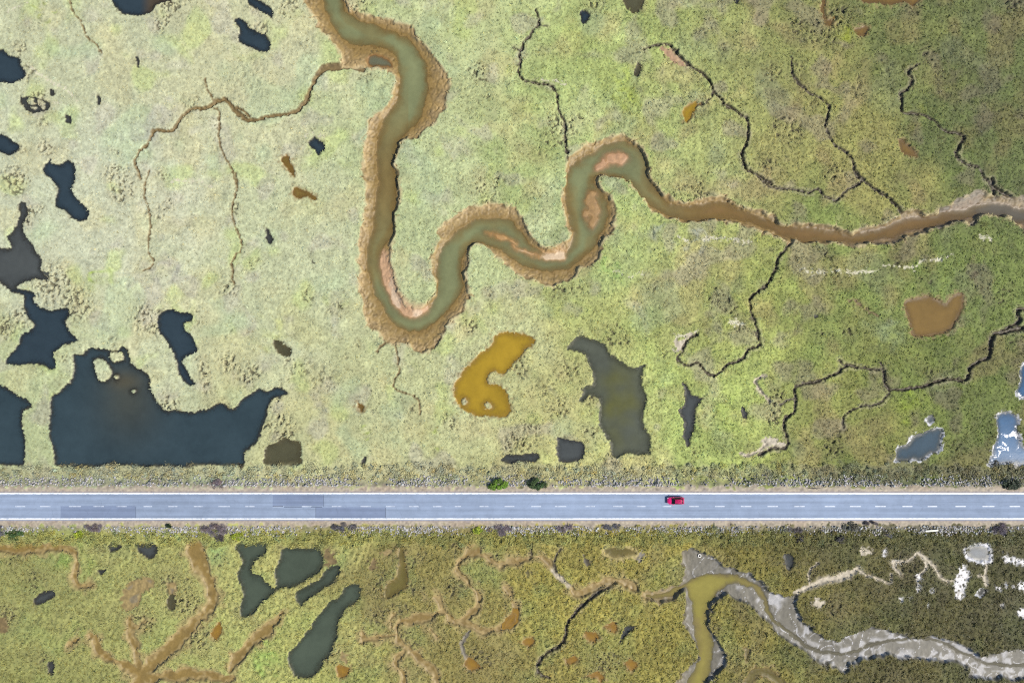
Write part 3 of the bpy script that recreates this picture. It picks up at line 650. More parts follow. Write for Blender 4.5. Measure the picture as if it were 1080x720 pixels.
# the road embankment
ROAD_N, ROAD_S = (360 - 518.2) * S, (360 - 547.3) * S
ROAD_Z = 0.90
yc, half = (ROAD_N + ROAD_S) / 2, (ROAD_N - ROAD_S) / 2
e = np.abs(GY - yc) - half                     # metres outside the asphalt
emb = sstep(3.6, 1.0, e + .25 * n2)
H[...] = H * (1 - emb) + emb * (ROAD_Z - .05 + .05 * n1 * sstep(.3, 1.5, e) + .012 * n05)
H[...] = np.where(e < .1, ROAD_Z - .10, H)
shoulder = sstep(1.75, 1.15, e + .30 * n1 + .2 * n2) 
c = lin(188, 175, 154, K) * (1 + .09 * n1 + .07 * n05 + .06 * n2)[..., None]
c = c * (1 - .3 * sstep(.4, 1.6, noise(3, 81, 3))[..., None] * np.array([.1, .25, .35], np.float32))
ev = emb * sstep(4.0, 2.6, e)
blend(.8 * ev * sstep(1.2, 1.8, e), lin(140, 134, 116, K) * (1 + .15 * n05)[..., None])
blend(shoulder, c)
blend(sstep(.55, .1, e + .08 * n1) * sstep(-.5, 0, e), lin(176, 164, 158, K) * (1 + .05 * n05)[..., None])
VEG *= 1 - np.maximum(shoulder, .75 * sstep(3.2, 2.6, e))
PID = np.where(e < 3.2, -1, PID)
scrub_band = sstep(7.2, 5.4, e + .5 * n2) * sstep(2.6, 3.4, e + .5 * n4)
# greener, greyer plants on the foot of the embankment
blend(.55 * scrub_band * (1 - side), tone(lin(196, 192, 150, K)))
blend(.6 * scrub_band * side, tone(lin(176, 178, 96, K)))

# ------------------------------------------------------------------ materials
def material(name):
    m = bpy.data.materials.new(name)
    m.use_nodes = True
    nt = m.node_tree
    return m, nt, nt.nodes['Principled BSDF']
def N(nt, t, **kw):
    n = nt.nodes.new(t)
    for k, v in kw.items():
        if k in n.inputs: n.inputs[k].default_value = v
        else: setattr(n, k, v)
    return n
def plain(name, rgb, rough=.6, metal=0, spec=.5, vary=.12, scale=3.0, coat=0):
    """one colour with a little procedural mottling"""
    m, nt, b = material(name)
    tc = N(nt, 'ShaderNodeTexCoord'); nz = N(nt, 'ShaderNodeTexNoise', Scale=scale, Detail=4.0)
    nt.links.new(tc.outputs['Object'], nz.inputs['Vector'])
    mr = N(nt, 'ShaderNodeMapRange'); nt.links.new(nz.outputs[0], mr.inputs[0])
    mr.inputs[3].default_value, mr.inputs[4].default_value = 1 - vary * 2, 1 + vary * 2
    vm = N(nt, 'ShaderNodeVectorMath', operation='SCALE'); vm.inputs[0].default_value = tuple(float(v) for v in rgb[:3])
    nt.links.new(mr.outputs[0], vm.inputs['Scale']); nt.links.new(vm.outputs[0], b.inputs['Base Color'])
    b.inputs['Roughness'].default_value = rough; b.inputs['Metallic'].default_value = metal
    b.inputs['Specular IOR Level'].default_value = spec; b.inputs['Coat Weight'].default_value = coat
    return m

def attr_mat(name, fine=.16, scale=1.6, rough=None, spec=.3, bump=0, trans=False):
    m, nt, b = material(name)
    a = N(nt, 'ShaderNodeAttribute', attribute_name='soil')
    tc = N(nt, 'ShaderNodeTexCoord'); nz = N(nt, 'ShaderNodeTexNoise', Scale=scale, Detail=6.0, Roughness=.7)
    nt.links.new(tc.outputs['Object'], nz.inputs['Vector'])
    mr = N(nt, 'ShaderNodeMapRange'); nt.links.new(nz.outputs[0], mr.inputs[0])
    mr.inputs[1].default_value, mr.inputs[2].default_value = .3, .7
    mr.inputs[3].default_value, mr.inputs[4].default_value = 1 - fine, 1 + fine
    vm = N(nt, 'ShaderNodeVectorMath', operation='SCALE')
    nt.links.new(a.outputs['Color'], vm.inputs[0]); nt.links.new(mr.outputs[0], vm.inputs['Scale'])
    nt.links.new(vm.outputs[0], b.inputs['Base Color'])
    b.inputs['Specular IOR Level'].default_value = spec
    if rough is None:
        r = N(nt, 'ShaderNodeAttribute', attribute_name='wet')
        nt.links.new(r.outputs['Fac'], b.inputs['Roughness'])
    else:
        b.inputs['Roughness'].default_value = rough
    if bump:
        bp = N(nt, 'ShaderNodeBump', Strength=bump, Distance=.08)
        nt.links.new(nz.outputs[0], bp.inputs['Height']); nt.links.new(bp.outputs[0], b.inputs['Normal'])
    return m

def put_mesh(name, co, faces, nper, mat, attrs=None, smooth_shade=False):
    me = bpy.data.meshes.new(name)
    nf = len(faces)
    me.vertices.add(len(co)); me.vertices.foreach_set('co', np.ascontiguousarray(co, np.float32).ravel())
    me.loops.add(nf * nper); me.loops.foreach_set('vertex_index', np.ascontiguousarray(faces, np.int32).ravel())
    me.polygons.add(nf)
    me.polygons.foreach_set('loop_start', np.arange(0, nf * nper, nper, dtype=np.int32))
    if smooth_shade:
        me.polygons.foreach_set('use_smooth', np.ones(nf, bool))
    for an, arr in (attrs or {}).items():
        if arr.ndim == 2:
            a = me.attributes.new(an, 'FLOAT_COLOR', 'POINT')
            a.data.foreach_set('color', np.ascontiguousarray(np.concatenate([arr, np.ones((len(arr), 1))], 1), np.float32).ravel())
        else:
            a = me.attributes.new(an, 'FLOAT', 'POINT')
            a.data.foreach_set('value', np.ascontiguousarray(arr, np.float32).ravel())
    me.update(calc_edges=True)
    me.materials.append(mat)
    o = bpy.data.objects.new(name, me)
    C.objects.link(o)
    return o

# ------------------------------------------------------------------ the ground: one sheet out to the horizon
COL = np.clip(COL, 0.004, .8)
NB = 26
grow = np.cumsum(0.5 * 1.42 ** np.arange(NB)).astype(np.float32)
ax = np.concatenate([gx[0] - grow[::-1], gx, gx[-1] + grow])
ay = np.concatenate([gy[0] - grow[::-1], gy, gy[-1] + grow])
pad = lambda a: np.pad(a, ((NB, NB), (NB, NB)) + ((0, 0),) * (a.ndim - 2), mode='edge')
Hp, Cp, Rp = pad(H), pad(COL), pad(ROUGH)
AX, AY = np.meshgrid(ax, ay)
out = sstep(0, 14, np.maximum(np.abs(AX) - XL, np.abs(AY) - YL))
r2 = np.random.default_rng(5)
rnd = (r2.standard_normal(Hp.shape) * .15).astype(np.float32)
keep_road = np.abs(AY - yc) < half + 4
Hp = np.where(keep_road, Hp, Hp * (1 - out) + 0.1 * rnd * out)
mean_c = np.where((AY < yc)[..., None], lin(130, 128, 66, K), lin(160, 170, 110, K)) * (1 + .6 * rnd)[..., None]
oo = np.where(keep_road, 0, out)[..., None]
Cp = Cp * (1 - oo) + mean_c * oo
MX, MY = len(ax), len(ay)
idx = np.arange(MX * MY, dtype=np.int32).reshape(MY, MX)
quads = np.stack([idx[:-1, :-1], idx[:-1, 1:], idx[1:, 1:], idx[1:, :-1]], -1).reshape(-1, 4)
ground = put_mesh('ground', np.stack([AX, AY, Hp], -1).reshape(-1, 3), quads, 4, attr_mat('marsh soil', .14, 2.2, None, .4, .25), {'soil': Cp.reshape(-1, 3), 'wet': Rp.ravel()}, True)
ground['kind'] = 'structure'

# ------------------------------------------------------------------ water
def water_mat(name, rgb, clear, rough=.05, ripple=.02, rscale=.7, foam_glint=None):
    """turbid water: its own colour, thinner at the shore where the bed shows through"""
    m, nt, b = material(name)
    outn = nt.nodes['Material Output']
    tc = N(nt, 'ShaderNodeTexCoord')
    nz = N(nt, 'ShaderNodeTexNoise', Scale=.09, Detail=5.0, Roughness=.6); nt.links.new(tc.outputs['Object'], nz.inputs['Vector'])
    mr = N(nt, 'ShaderNodeMapRange'); nt.links.new(nz.outputs[0], mr.inputs[0])
    mr.inputs[1].default_value, mr.inputs[2].default_value = .3, .7
    mr.inputs[3].default_value, mr.inputs[4].default_value = .76, 1.24
    sm = N(nt, 'ShaderNodeTexNoise', Scale=.45, Detail=6.0, Roughness=.7, Distortion=.6); nt.links.new(tc.outputs['Object'], sm.inputs['Vector'])
    av = N(nt, 'ShaderNodeMix', data_type='FLOAT'); av.inputs[0].default_value = .35
    nt.links.new(nz.outputs[0], av.inputs[2]); nt.links.new(sm.outputs[0], av.inputs[3]); nt.links.new(av.outputs[0], mr.inputs[0])
    tint = N(nt, 'ShaderNodeAttribute', attribute_name='silt')
    vm = N(nt, 'ShaderNodeVectorMath', operation='SCALE')
    nt.links.new(tint.outputs['Color'], vm.inputs[0]); nt.links.new(mr.outputs[0], vm.inputs['Scale'])
    nt.links.new(vm.outputs[0], b.inputs['Base Color'])
    b.inputs['Roughness'].default_value = rough
    b.inputs['IOR'].default_value = 1.33
    rp = N(nt, 'ShaderNodeTexNoise', Scale=rscale, Detail=4.0, Roughness=.6); nt.links.new(tc.outputs['Object'], rp.inputs['Vector'])
    bp = N(nt, 'ShaderNodeBump', Strength=.35, Distance=ripple)
    nt.links.new(rp.outputs[0], bp.inputs['Height']); nt.links.new(bp.outputs[0], b.inputs['Normal'])
    if foam_glint:  # white streaks paint sun glint into the water colour, together with froth
        fz = N(nt, 'ShaderNodeTexNoise', Scale=.55, Detail=8.0, Roughness=.72, Distortion=.8); nt.links.new(tc.outputs['Object'], fz.inputs['Vector'])
        big = N(nt, 'ShaderNodeTexNoise', Scale=.14, Detail=2.0); nt.links.new(tc.outputs['Object'], big.inputs['Vector'])
        ad = N(nt, 'ShaderNodeMath', operation='MULTIPLY'); nt.links.new(fz.outputs[0], ad.inputs[0]); nt.links.new(big.outputs[0], ad.inputs[1])
        rr = N(nt, 'ShaderNodeMapRange'); nt.links.new(ad.outputs[0], rr.inputs[0])
        rr.inputs[1].default_value, rr.inputs[2].default_value = foam_glint, foam_glint + .03
        mx = N(nt, 'ShaderNodeMix', data_type='RGBA'); nt.links.new(rr.outputs[0], mx.inputs[0])
        nt.links.new(vm.outputs[0], mx.inputs[6]); mx.inputs[7].default_value = (.8, .8, .82, 1)
        nt.links.new(mx.outputs[2], b.inputs['Base Color'])
    d = N(nt, 'ShaderNodeAttribute', attribute_name='depth')
    mul = N(nt, 'ShaderNodeMath', operation='MULTIPLY'); nt.links.new(d.outputs['Fac'], mul.inputs[0]); mul.inputs[1].default_value = -clear
    ex = N(nt, 'ShaderNodeMath', operation='EXPONENT'); nt.links.new(mul.outputs[0], ex.inputs[0])
    tr = N(nt, 'ShaderNodeBsdfTransparent'); tr.inputs[0].default_value = (.93, .93, .9, 1)
    ms = N(nt, 'ShaderNodeMixShader'); nt.links.new(ex.outputs[0], ms.inputs[0])
    nt.links.new(b.outputs[0], ms.inputs[1]); nt.links.new(tr.outputs[0], ms.inputs[2])
    # the shallow film still mirrors the sky
    gl = N(nt, 'ShaderNodeBsdfGlossy', Roughness=rough); nt.links.new(bp.outputs[0], gl.inputs['Normal'])
    fr = N(nt, 'ShaderNodeFresnel', IOR=1.33); nt.links.new(bp.outputs[0], fr.inputs['Normal'])
    fm = N(nt, 'ShaderNodeMath', operation='MULTIPLY'); nt.links.new(fr.outputs[0], fm.inputs[0]); nt.links.new(ex.outputs[0], fm.inputs[1])
    m2 = N(nt, 'ShaderNodeMixShader'); nt.links.new(fm.outputs[0], m2.inputs[0]); nt.links.new(ms.outputs[0], m2.inputs[1]); nt.links.new(gl.outputs[0], m2.inputs[2])
    nt.links.new(m2.outputs[0], outn.inputs['Surface'])
    return m
WATER = {k: (lin(*c, K), water_mat('water ' + k, c, cl, ro, rp, 0.7, fo)) for k, (c, cl, ro, rp, fo) in {
    'creek': ((140, 145, 102), 5.0, .06, .02, None), 'tidal': ((160, 150, 76), 9, .08, .02, None), 'pool': ((120, 128, 104), 5, .05, .01, None),
    'blue': ((54, 68, 76), 6, .05, .01, None), 'deep': ((58, 74, 80), 5, .05, .01, None), 'slate': ((82, 86, 84), 5, .05, .01, None), 'olive': ((100, 98, 72), 4, .06, .01, None), 'ochre': ((142, 118, 58), 7, .06, .01, None),
    'amber': ((178, 138, 56), 7, .09, .01, None), 'gold': ((180, 148, 44), 9, .08, .01, None), 'murk': ((94, 98, 84), 4.5, .06, .01, None), 'brown': ((143, 115, 62), 9, .08, .01, None), 'green': ((84, 94, 78), 5, .05, .01, None), 'mossy': ((132, 122, 66), 4, .06, .01, None),
    'steel': ((76, 98, 112), 6, .05, .01, None), 'glint': ((62, 108, 150), 6, .10, .02, .305), 'pan': ((150, 156, 160), 5, .08, .01, None)}.items()}

def water(name, idx_, lvl, kind, label=None):
    m = PID == idx_
    if not m.any():
        return
    low = H < lvl + 0.12
    for sh in (1, -1):
        low = low | np.roll(low, sh, 0)
    for sh in (1, -1):
        low = low | np.roll(low, sh, 1)
    m = m & low
    js, is_ = np.where(m)
    j0, j1, i0, i1 = js.min(), js.max() + 1, is_.min(), is_.max() + 1
    sub = m[j0:j1, i0:i1]
    cells = np.zeros((j1 - j0 + 1, i1 - i0 + 1), bool)
    cells[:-1, :-1] |= sub
    vid = np.full((j1 - j0 + 2, i1 - i0 + 2), -1, np.int32)
    use = np.zeros(vid.shape, bool)
    use[:-1, :-1] |= cells; use[1:, :-1] |= cells; use[:-1, 1:] |= cells; use[1:, 1:] |= cells
    vid[use] = np.arange(use.sum())
    vj, vi = np.where(use)
    gj, gi = np.clip(vj + j0, 0, NY - 1), np.clip(vi + i0, 0, NX - 1)
    x, y = gx[0] + (vi + i0) * D, gy[0] + (vj + j0) * D
    co = np.stack([x, y, np.full(len(x), lvl)], -1)
    cj, ci = np.where(cells)
    f = np.stack([vid[cj, ci], vid[cj, ci + 1], vid[cj + 1, ci + 1], vid[cj + 1, ci]], -1)
    depth = np.clip(lvl - H[gj, gi], 0, 3)
    c = np.tile(WATER[kind][0], (len(x), 1)).astype(np.float32)
    pxs = x / S + 540
    if kind == 'creek':      # the creek carries more brown silt the further east it runs
        t = sstep(655, 760, pxs)[:, None]
        c = c * (1 - t) + lin(138, 110, 66, K) * t
        t = sstep(985, 1050, pxs)[:, None]
        c = c * (1 - t) + lin(112, 106, 92, K) * t
        t = (sstep(70, 190, 360 - y / S) * sstep(190 + 130, 190, 360 - y / S) * (pxs < 430))[:, None] * .75
        c = c * (1 - t) + lin(140, 112, 60, K) * t
    if kind in ('creek', 'tidal'):      # silt stirred up along the shore
        d = -PSD[gj, gi] + .5 * n4[gj, gi]
        t = (sstep(2.0, .1, d + 1.1 * n8[gj, gi] * .5) * (.35 + .4 * sstep(-1, 1, n4[gj, gi])))[:, None]
        c = c * (1 - t) + (lin(146, 120, 64, K) if kind == 'creek' else lin(150, 134, 84, K)) * t
    if kind == 'tidal':
        t = sstep(795, 850, pxs)[:, None]
        c = c * (1 - t) + lin(124, 118, 94, K) * t
    if kind == 'blue':       # the top pond runs out over brown mud
        b1 = (sstep(146, 160, pxs) * sstep(190, 185, pxs) * (y > 75))[:, None] * .85
        c = c * (1 - b1) + lin(92, 78, 58, K) * b1
    if kind == 'deep':
        b1 = np.exp(-(((pxs - 135) / 32) ** 2 + ((360 - y / S - 420) / 40) ** 2))[:, None] * .8
        c = c * (1 - b1) + lin(74, 76, 66, K) * b1
        b1 = np.exp(-(((pxs - 130) / 16) ** 2 + ((360 - y / S - 402) / 9) ** 2))[:, None] * .7
        c = c * (1 - b1) + lin(92, 86, 66, K) * b1
    if kind == 'murk':
        b1 = (np.exp(-(((pxs - 655) / 22) ** 2 + ((360 - y / S - 425) / 38) ** 2)) * (.75 + .35 * n4[gj, gi]))[:, None].clip(0, 1)
        c = c * (1 - b1) + lin(106, 106, 58, K) * b1
    o = put_mesh(name, co, f, 4, WATER[kind][1], {'silt': c, 'depth': depth}, True)
    o['kind'] = 'structure'
    if label: o['label'] = label
    return o
water('creek_water', 0, -1.0, 'creek', 'main winding creek of green and ochre water between tan mud banks')
water('creek_water', 1, -0.95, 'tidal', 'olive tidal creek below the road with grey mud banks')
water('pool', 2, -0.98, 'pool', 'small grey green pool on the mud beside the upper creek bend')
for k, (kind, label, P, holes, rim) in enumerate(POND):
    water('pond', k + 3, -0.30, kind, label)
# ------------------------------------------------------------------ grass and other cover nobody could count
def sample(A, x, y):
    i = np.clip(np.rint((x - gx[0]) / D).astype(int), 0, NX - 1)
    j = np.clip(np.rint((y - gy[0]) / D).astype(int), 0, NY - 1)
    return A[j, i]

def leaves(x, y, z, n, length, width, tilt, col, r, spread=0.05, jitter=.22, lean=None):
    """n pointed leaves round every point; returns vertices, triangles and colours"""
    M = len(x)
    a = r.uniform(0, 2 * np.pi, (M, n)); L = length[:, None] * r.uniform(.6, 1.25, (M, n)); t = r.uniform(tilt[0], tilt[1], (M, n))
    if lean is not None: a = lean[:, None] + r.normal(0, .45, (M, n))
    bx = x[:, None] + r.normal(0, 1, (M, n)) * spread; by = y[:, None] + r.normal(0, 1, (M, n)) * spread
    dx, dy = np.cos(a), np.sin(a)
    w = width[:, None] * r.uniform(.7, 1.3, (M, n)) * .5
    z0 = np.broadcast_to(z[:, None], (M, n)) + r.uniform(-.02, .05, (M, n))
    p0 = np.stack([bx - dy * w, by + dx * w, z0], -1)
    p1 = np.stack([bx + dy * w, by - dx * w, z0], -1)
    p2 = np.stack([bx + dx * L * np.cos(t), by + dy * L * np.cos(t), z0 + L * np.sin(t)], -1)
    co = np.stack([p0, p1, p2], 2).reshape(-1, 3)
    c = col[:, None, :] * (1 + r.normal(0, jitter, (M, n, 1)))
    c = np.repeat(np.clip(c, .004, .8)[:, :, None, :], 3, 2).reshape(-1, 3)
    return co, np.arange(len(co), dtype=np.int32).reshape(-1, 3), c

leafmat = attr_mat('marsh leaves', .12, 5.0, .6, .25)
r = np.random.default_rng(3)
NT = 262000
tx, ty = r.uniform(-XL + 1, XL - 1, NT), r.uniform(-YL + 1, YL - 1, NT)
keep = r.uniform(0, 1, NT) < sample(VEG, tx, ty)
tx, ty = tx[keep], ty[keep]
sp = sample(south, tx, ty); spk = sample(speck, tx, ty); ea = sample(east.astype(np.float32), tx, ty)
tz = sample(H, tx, ty)
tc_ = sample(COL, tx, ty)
hue = r.normal(0, 1, (len(tx), 1))
tc_ = tc_ * (1 + .10 * r.normal(0, 1, (len(tx), 1))) * (1 + hue * np.array([[.06, .0, -.10]]))
ln = .24 + .15 * sp + .12 * spk + .08 * ea + .05 * r.uniform(-1, 1, len(tx))
co, f, c = leaves(tx, ty, tz, 4, ln, ln * .42, (.1, .7), tc_, r, .09, .15)
# taller grass combed by wind and tide, east of the creek and south of the road
NW = 57500
wx, wy = r.uniform(-XL + 1, XL - 1, NW), r.uniform(-YL + 1, YL - 1, NW)
pw = np.clip(.15 + .75 * sample(east.astype(np.float32), wx, wy) + .35 * sample(south, wx, wy), 0, 1) * np.clip(.6 + .5 * sample(n8, wx, wy), .1, 1) * sample(VEG, wx, wy)
kk = r.uniform(0, 1, NW) < pw
wx, wy = wx[kk], wy[kk]
wc = sample(COL, wx, wy) * (1 + .16 * r.normal(0, 1, (len(wx), 1))) * (1 + r.normal(0, 1, (len(wx), 1)) * np.array([[.06, 0, -.10]]))
wl = r.uniform(.35, .75, len(wx))
wa = .9 + .9 * sample(noise(14, 91, 3), wx, wy) + np.where(r.uniform(0, 1, len(wx)) < .5, 0, np.pi)
co2, f2, c2 = leaves(wx, wy, sample(H, wx, wy), 4, wl, wl * .26, (.25, .9), wc, r, .10, .16, wa)
f = np.concatenate([f, f2 + len(co)]); co = np.concatenate([co, co2]); c = np.concatenate([c, c2])
o = put_mesh('marsh_grass', co, f, 3, leafmat, {'soil': c})
o['kind'] = 'stuff'; o['label'] = 'low marsh grass and glasswort covering the flats'

# scrub along both feet of the embankment
def domes(x, y, z, rad, hgt, n, leaf, col, r, jit=.22):
    M = len(x)
    u = r.uniform(0, 1, (M, n)) ** .5; a = r.uniform(0, 2 * np.pi, (M, n))
    lx = x[:, None] + rad[:, None] * u * np.cos(a); ly = y[:, None] + rad[:, None] * u * np.sin(a)
    lz = z[:, None] + hgt[:, None] * np.sqrt(np.clip(1 - u * u, 0, 1)) * r.uniform(.45, 1.05, (M, n))
    cc = np.repeat(col[:, None, :], n, 1).reshape(-1, 3)
    l = np.repeat(leaf[:, None], n, 1).ravel()
    return leaves(lx.ravel(), ly.ravel(), lz.ravel(), 2, l, l * .6, (-.2, .9), cc, r, .05, jit)
NS = 10000
sx, sy = r.uniform(-XL + 2, XL - 2, NS), yc + r.choice([-1, 1], NS) * (half + r.uniform(1.8, 7.0, NS))
k = r.uniform(0, 1, NS) < sample(scrub_band, sx, sy) * .42
sx, sy = sx[k], sy[k]
sz = sample(H, sx, sy)
cc = sample(COL, sx, sy) * (1 + .16 * r.normal(0, 1, (len(sx), 1))) * (1 + r.normal(0, 1, (len(sx), 1)) * np.array([[.08, .0, -.14]]))
co, f, c = domes(sx, sy, sz, r.uniform(.4, .95, len(sx)), r.uniform(.25, .75, len(sx)), 22, r.uniform(.18, .34, len(sx)), cc, r)
o = put_mesh('undergrowth', co, f, 3, leafmat, {'soil': c})
o['kind'] = 'stuff'; o['label'] = 'grey green scrub along both feet of the embankment'

# broken stone on the embankment slopes
ico = bmesh.new(); bmesh.ops.create_icosphere(ico, subdivisions=1, radius=1)
iv = np.array([v.co[:] for v in ico.verts]); it = np.array([[v.index for v in fa.verts] for fa in ico.faces]); ico.free()
NR = 16700
rx, re = r.uniform(-XL + 2, XL - 2, NR), r.uniform(1.45, 4.1, NR)
ry = yc + r.choice([-1, 1], NR) * (half + np.abs(re))
ok = (np.abs(ry - yc) - half > 1.5) & (r.uniform(0, 1, NR) < np.clip(.7 + .5 * sample(n8, rx, ry), .1, 1) * np.where(re > 3.2, .5, 1))
rx, ry = rx[ok], ry[ok]
rs = r.uniform(.10, .34, len(rx)) * r.uniform(.6, 1, len(rx))
v = iv[None] * (rs[:, None, None] * (1 + r.normal(0, .22, (len(rx), len(iv), 1)))) * np.array([1, 1, .7])
v += np.stack([rx, ry, sample(H, rx, ry) + rs * .25], -1)[:, None]
f = (it[None] + (np.arange(len(rx)) * len(iv))[:, None, None]).reshape(-1, 3)
rc = (lin(184, 182, 180, K)[None] * (1 + .20 * r.normal(0, 1, (len(rx), 1))) * (1 + .03 * r.normal(0, 1, (len(rx), 3)))).clip(.03, .6)
o = put_mesh('rubble', v.reshape(-1, 3), f, 3, attr_mat('grey stone', .2, 6, .8, .3), {'soil': np.repeat(rc, len(iv), 0)})
o['kind'] = 'stuff'; o['label'] = 'broken grey stone covering the embankment slopes'

# ------------------------------------------------------------------ the road
def obj(name, bm, mat, parent=None, smooth_shade=False):
    me = bpy.data.meshes.new(name)
    bmesh.ops.recalc_face_normals(bm, faces=bm.faces)
    if smooth_shade:
        for fa in bm.faces: fa.smooth = True
    bm.to_mesh(me); bm.free()
    me.materials.append(mat)
    o = bpy.data.objects.new(name, me); C.objects.link(o)
    if parent: o.parent = parent
    return o
def add_box(bm, x0, x1, y0, y1, z0, z1):
    vs = [bm.verts.new((x, y, z)) for z in (z0, z1) for y in (y0, y1) for x in (x0, x1)]
    for q in ((0, 2, 3, 1), (4, 5, 7, 6), (0, 1, 5, 4), (2, 6, 7, 3), (0, 4, 6, 2), (1, 3, 7, 5)):
        bm.faces.new([vs[i] for i in q])
def add_sheet(bm, x0, x1, y0, y1, z):
    bm.faces.new([bm.verts.new(p) for p in ((x0, y0, z), (x1, y0, z), (x1, y1, z), (x0, y1, z))])

def asphalt(name, rgb, amp=.11):
    m, nt, b = material(name)
    tc = N(nt, 'ShaderNodeTexCoord')
    mp = N(nt, 'ShaderNodeMapping'); mp.inputs['Scale'].default_value = (.03, 1.6, 1); nt.links.new(tc.outputs['Object'], mp.inputs[0])
    n1_ = N(nt, 'ShaderNodeTexNoise', Scale=1.0, Detail=5.0, Roughness=.65); nt.links.new(mp.outputs[0], n1_.inputs['Vector'])
    n2_ = N(nt, 'ShaderNodeTexNoise', Scale=.35, Detail=7.0, Roughness=.7); nt.links.new(tc.outputs['Object'], n2_.inputs['Vector'])
    n3_ = N(nt, 'ShaderNodeTexNoise', Scale=.016, Detail=2.0); nt.links.new(tc.outputs['Object'], n3_.inputs['Vector'])
    s1 = N(nt, 'ShaderNodeMath', operation='ADD'); nt.links.new(n1_.outputs[0], s1.inputs[0]); nt.links.new(n2_.outputs[0], s1.inputs[1])
    s2 = N(nt, 'ShaderNodeMath', operation='ADD'); nt.links.new(s1.outputs[0], s2.inputs[0]); nt.links.new(n3_.outputs[0], s2.inputs[1])
    mr = N(nt, 'ShaderNodeMapRange'); nt.links.new(s2.outputs[0], mr.inputs[0]); mr.inputs[1].default_value, mr.inputs[2].default_value = 1.1, 1.9
    mr.inputs[3].default_value, mr.inputs[4].default_value = 1 - amp * 2, 1 + amp * 2
    vm = N(nt, 'ShaderNodeVectorMath', operation='SCALE'); vm.inputs[0].default_value = tuple(float(v) for v in rgb)
    # wheel tracks along both lanes, and fine cracks
    sx_ = N(nt, 'ShaderNodeSeparateXYZ'); nt.links.new(tc.outputs['Object'], sx_.inputs[0])
    def M(op, a, v):
        n = N(nt, 'ShaderNodeMath', operation=op); nt.links.new(a, n.inputs[0])
        if v is not None: n.inputs[1].default_value = v
        return n.outputs[0]
    d = M('ABSOLUTE', M('SUBTRACT', M('ABSOLUTE', M('SUBTRACT', M('ABSOLUTE', M('SUBTRACT', sx_.outputs[1], yc), None), half / 2), None), .78), None)
    trk = N(nt, 'ShaderNodeMapRange', interpolation_type='SMOOTHSTEP'); nt.links.new(d, trk.inputs[0])
    trk.inputs[1].default_value, trk.inputs[2].default_value, trk.inputs[3].default_value, trk.inputs[4].default_value = .1, .5, .93, 1.02
    vo = N(nt, 'ShaderNodeTexVoronoi', feature='DISTANCE_TO_EDGE', Scale=.22); 
    mp2 = N(nt, 'ShaderNodeMapping'); mp2.inputs['Scale'].default_value = (.5, 1.5, 1); nt.links.new(n2_.outputs[1], mp2.inputs['Location']); nt.links.new(tc.outputs['Object'], mp2.inputs[0]); nt.links.new(mp2.outputs[0], vo.inputs['Vector'])
    ck = N(nt, 'ShaderNodeMapRange'); nt.links.new(vo.outputs['Distance'], ck.inputs[0]); ck.inputs[1].default_value, ck.inputs[2].default_value, ck.inputs[3].default_value, ck.inputs[4].default_value = .002, .012, .90, 1.0
    m1 = N(nt, 'ShaderNodeMath', operation='MULTIPLY'); nt.links.new(mr.outputs[0], m1.inputs[0]); nt.links.new(trk.outputs[0], m1.inputs[1])
    m2 = N(nt, 'ShaderNodeMath', operation='MULTIPLY'); nt.links.new(m1.outputs[0], m2.inputs[0]); nt.links.new(ck.outputs[0], m2.inputs[1])
    nt.links.new(m2.outputs[0], vm.inputs['Scale']); nt.links.new(vm.outputs[0], b.inputs['Base Color'])
    b.inputs['Roughness'].default_value = .95; b.inputs['Specular IOR Level'].default_value = .15
    return m
RL = 2600.0
bm = bmesh.new(); add_box(bm, -RL, RL, ROAD_S, ROAD_N, ROAD_Z - .09, ROAD_Z)
road = obj('road', bm, asphalt('asphalt', lin(157, 173, 198, K)))
road['kind'] = 'structure'
ypx = lambda y: (360 - y) * S
xpx = lambda x: (x - 540) * S
patchm = asphalt('patched asphalt', lin(138, 153, 181, K), .09)
bm = bmesh.new()
for x0, x1, y0, y1 in ((66.5, 145, 545.0, 532.4), (289, 342, 532.0, 521.0), (334, 407, 545.0, 533.6)):
    rr = random.Random(int(x0))
    n = int((x1 - x0) / 6)
    lo = [(xpx(x0 + (x1 - x0) * i / n), ypx(y0) + rr.uniform(-.06, .06), ROAD_Z + .004) for i in range(n + 1)]
    hi = [(xpx(x0 + (x1 - x0) * i / n), ypx(y1) + rr.uniform(-.06, .06), ROAD_Z + .004) for i in range(n + 1)]
    a = [bm.verts.new(p) for p in lo]; b_ = [bm.verts.new(p) for p in hi]
    for i in range(n): bm.faces.new((a[i], a[i + 1], b_[i + 1], b_[i]))
obj('asphalt_patch', bm, patchm, road)
bm = bmesh.new()      # tar joints round the patches
for x0, x1, y in ((301, 319.5, 533.3), (329, 341, 533.3), (289, 300, 532.6)):
    add_sheet(bm, xpx(x0), xpx(x1), ypx(y + .35), ypx(y - .35), ROAD_Z + .013)
for x, y0, y1 in ((342.3, 533, 521), (334, 545, 534), (145.2, 545, 533), (407, 545, 534)):
    add_sheet(bm, xpx(x), xpx(x + .5), ypx(y0), ypx(y1), ROAD_Z + .013)
obj('joint', bm, plain('tar', lin(96, 108, 132, K), .5), road)
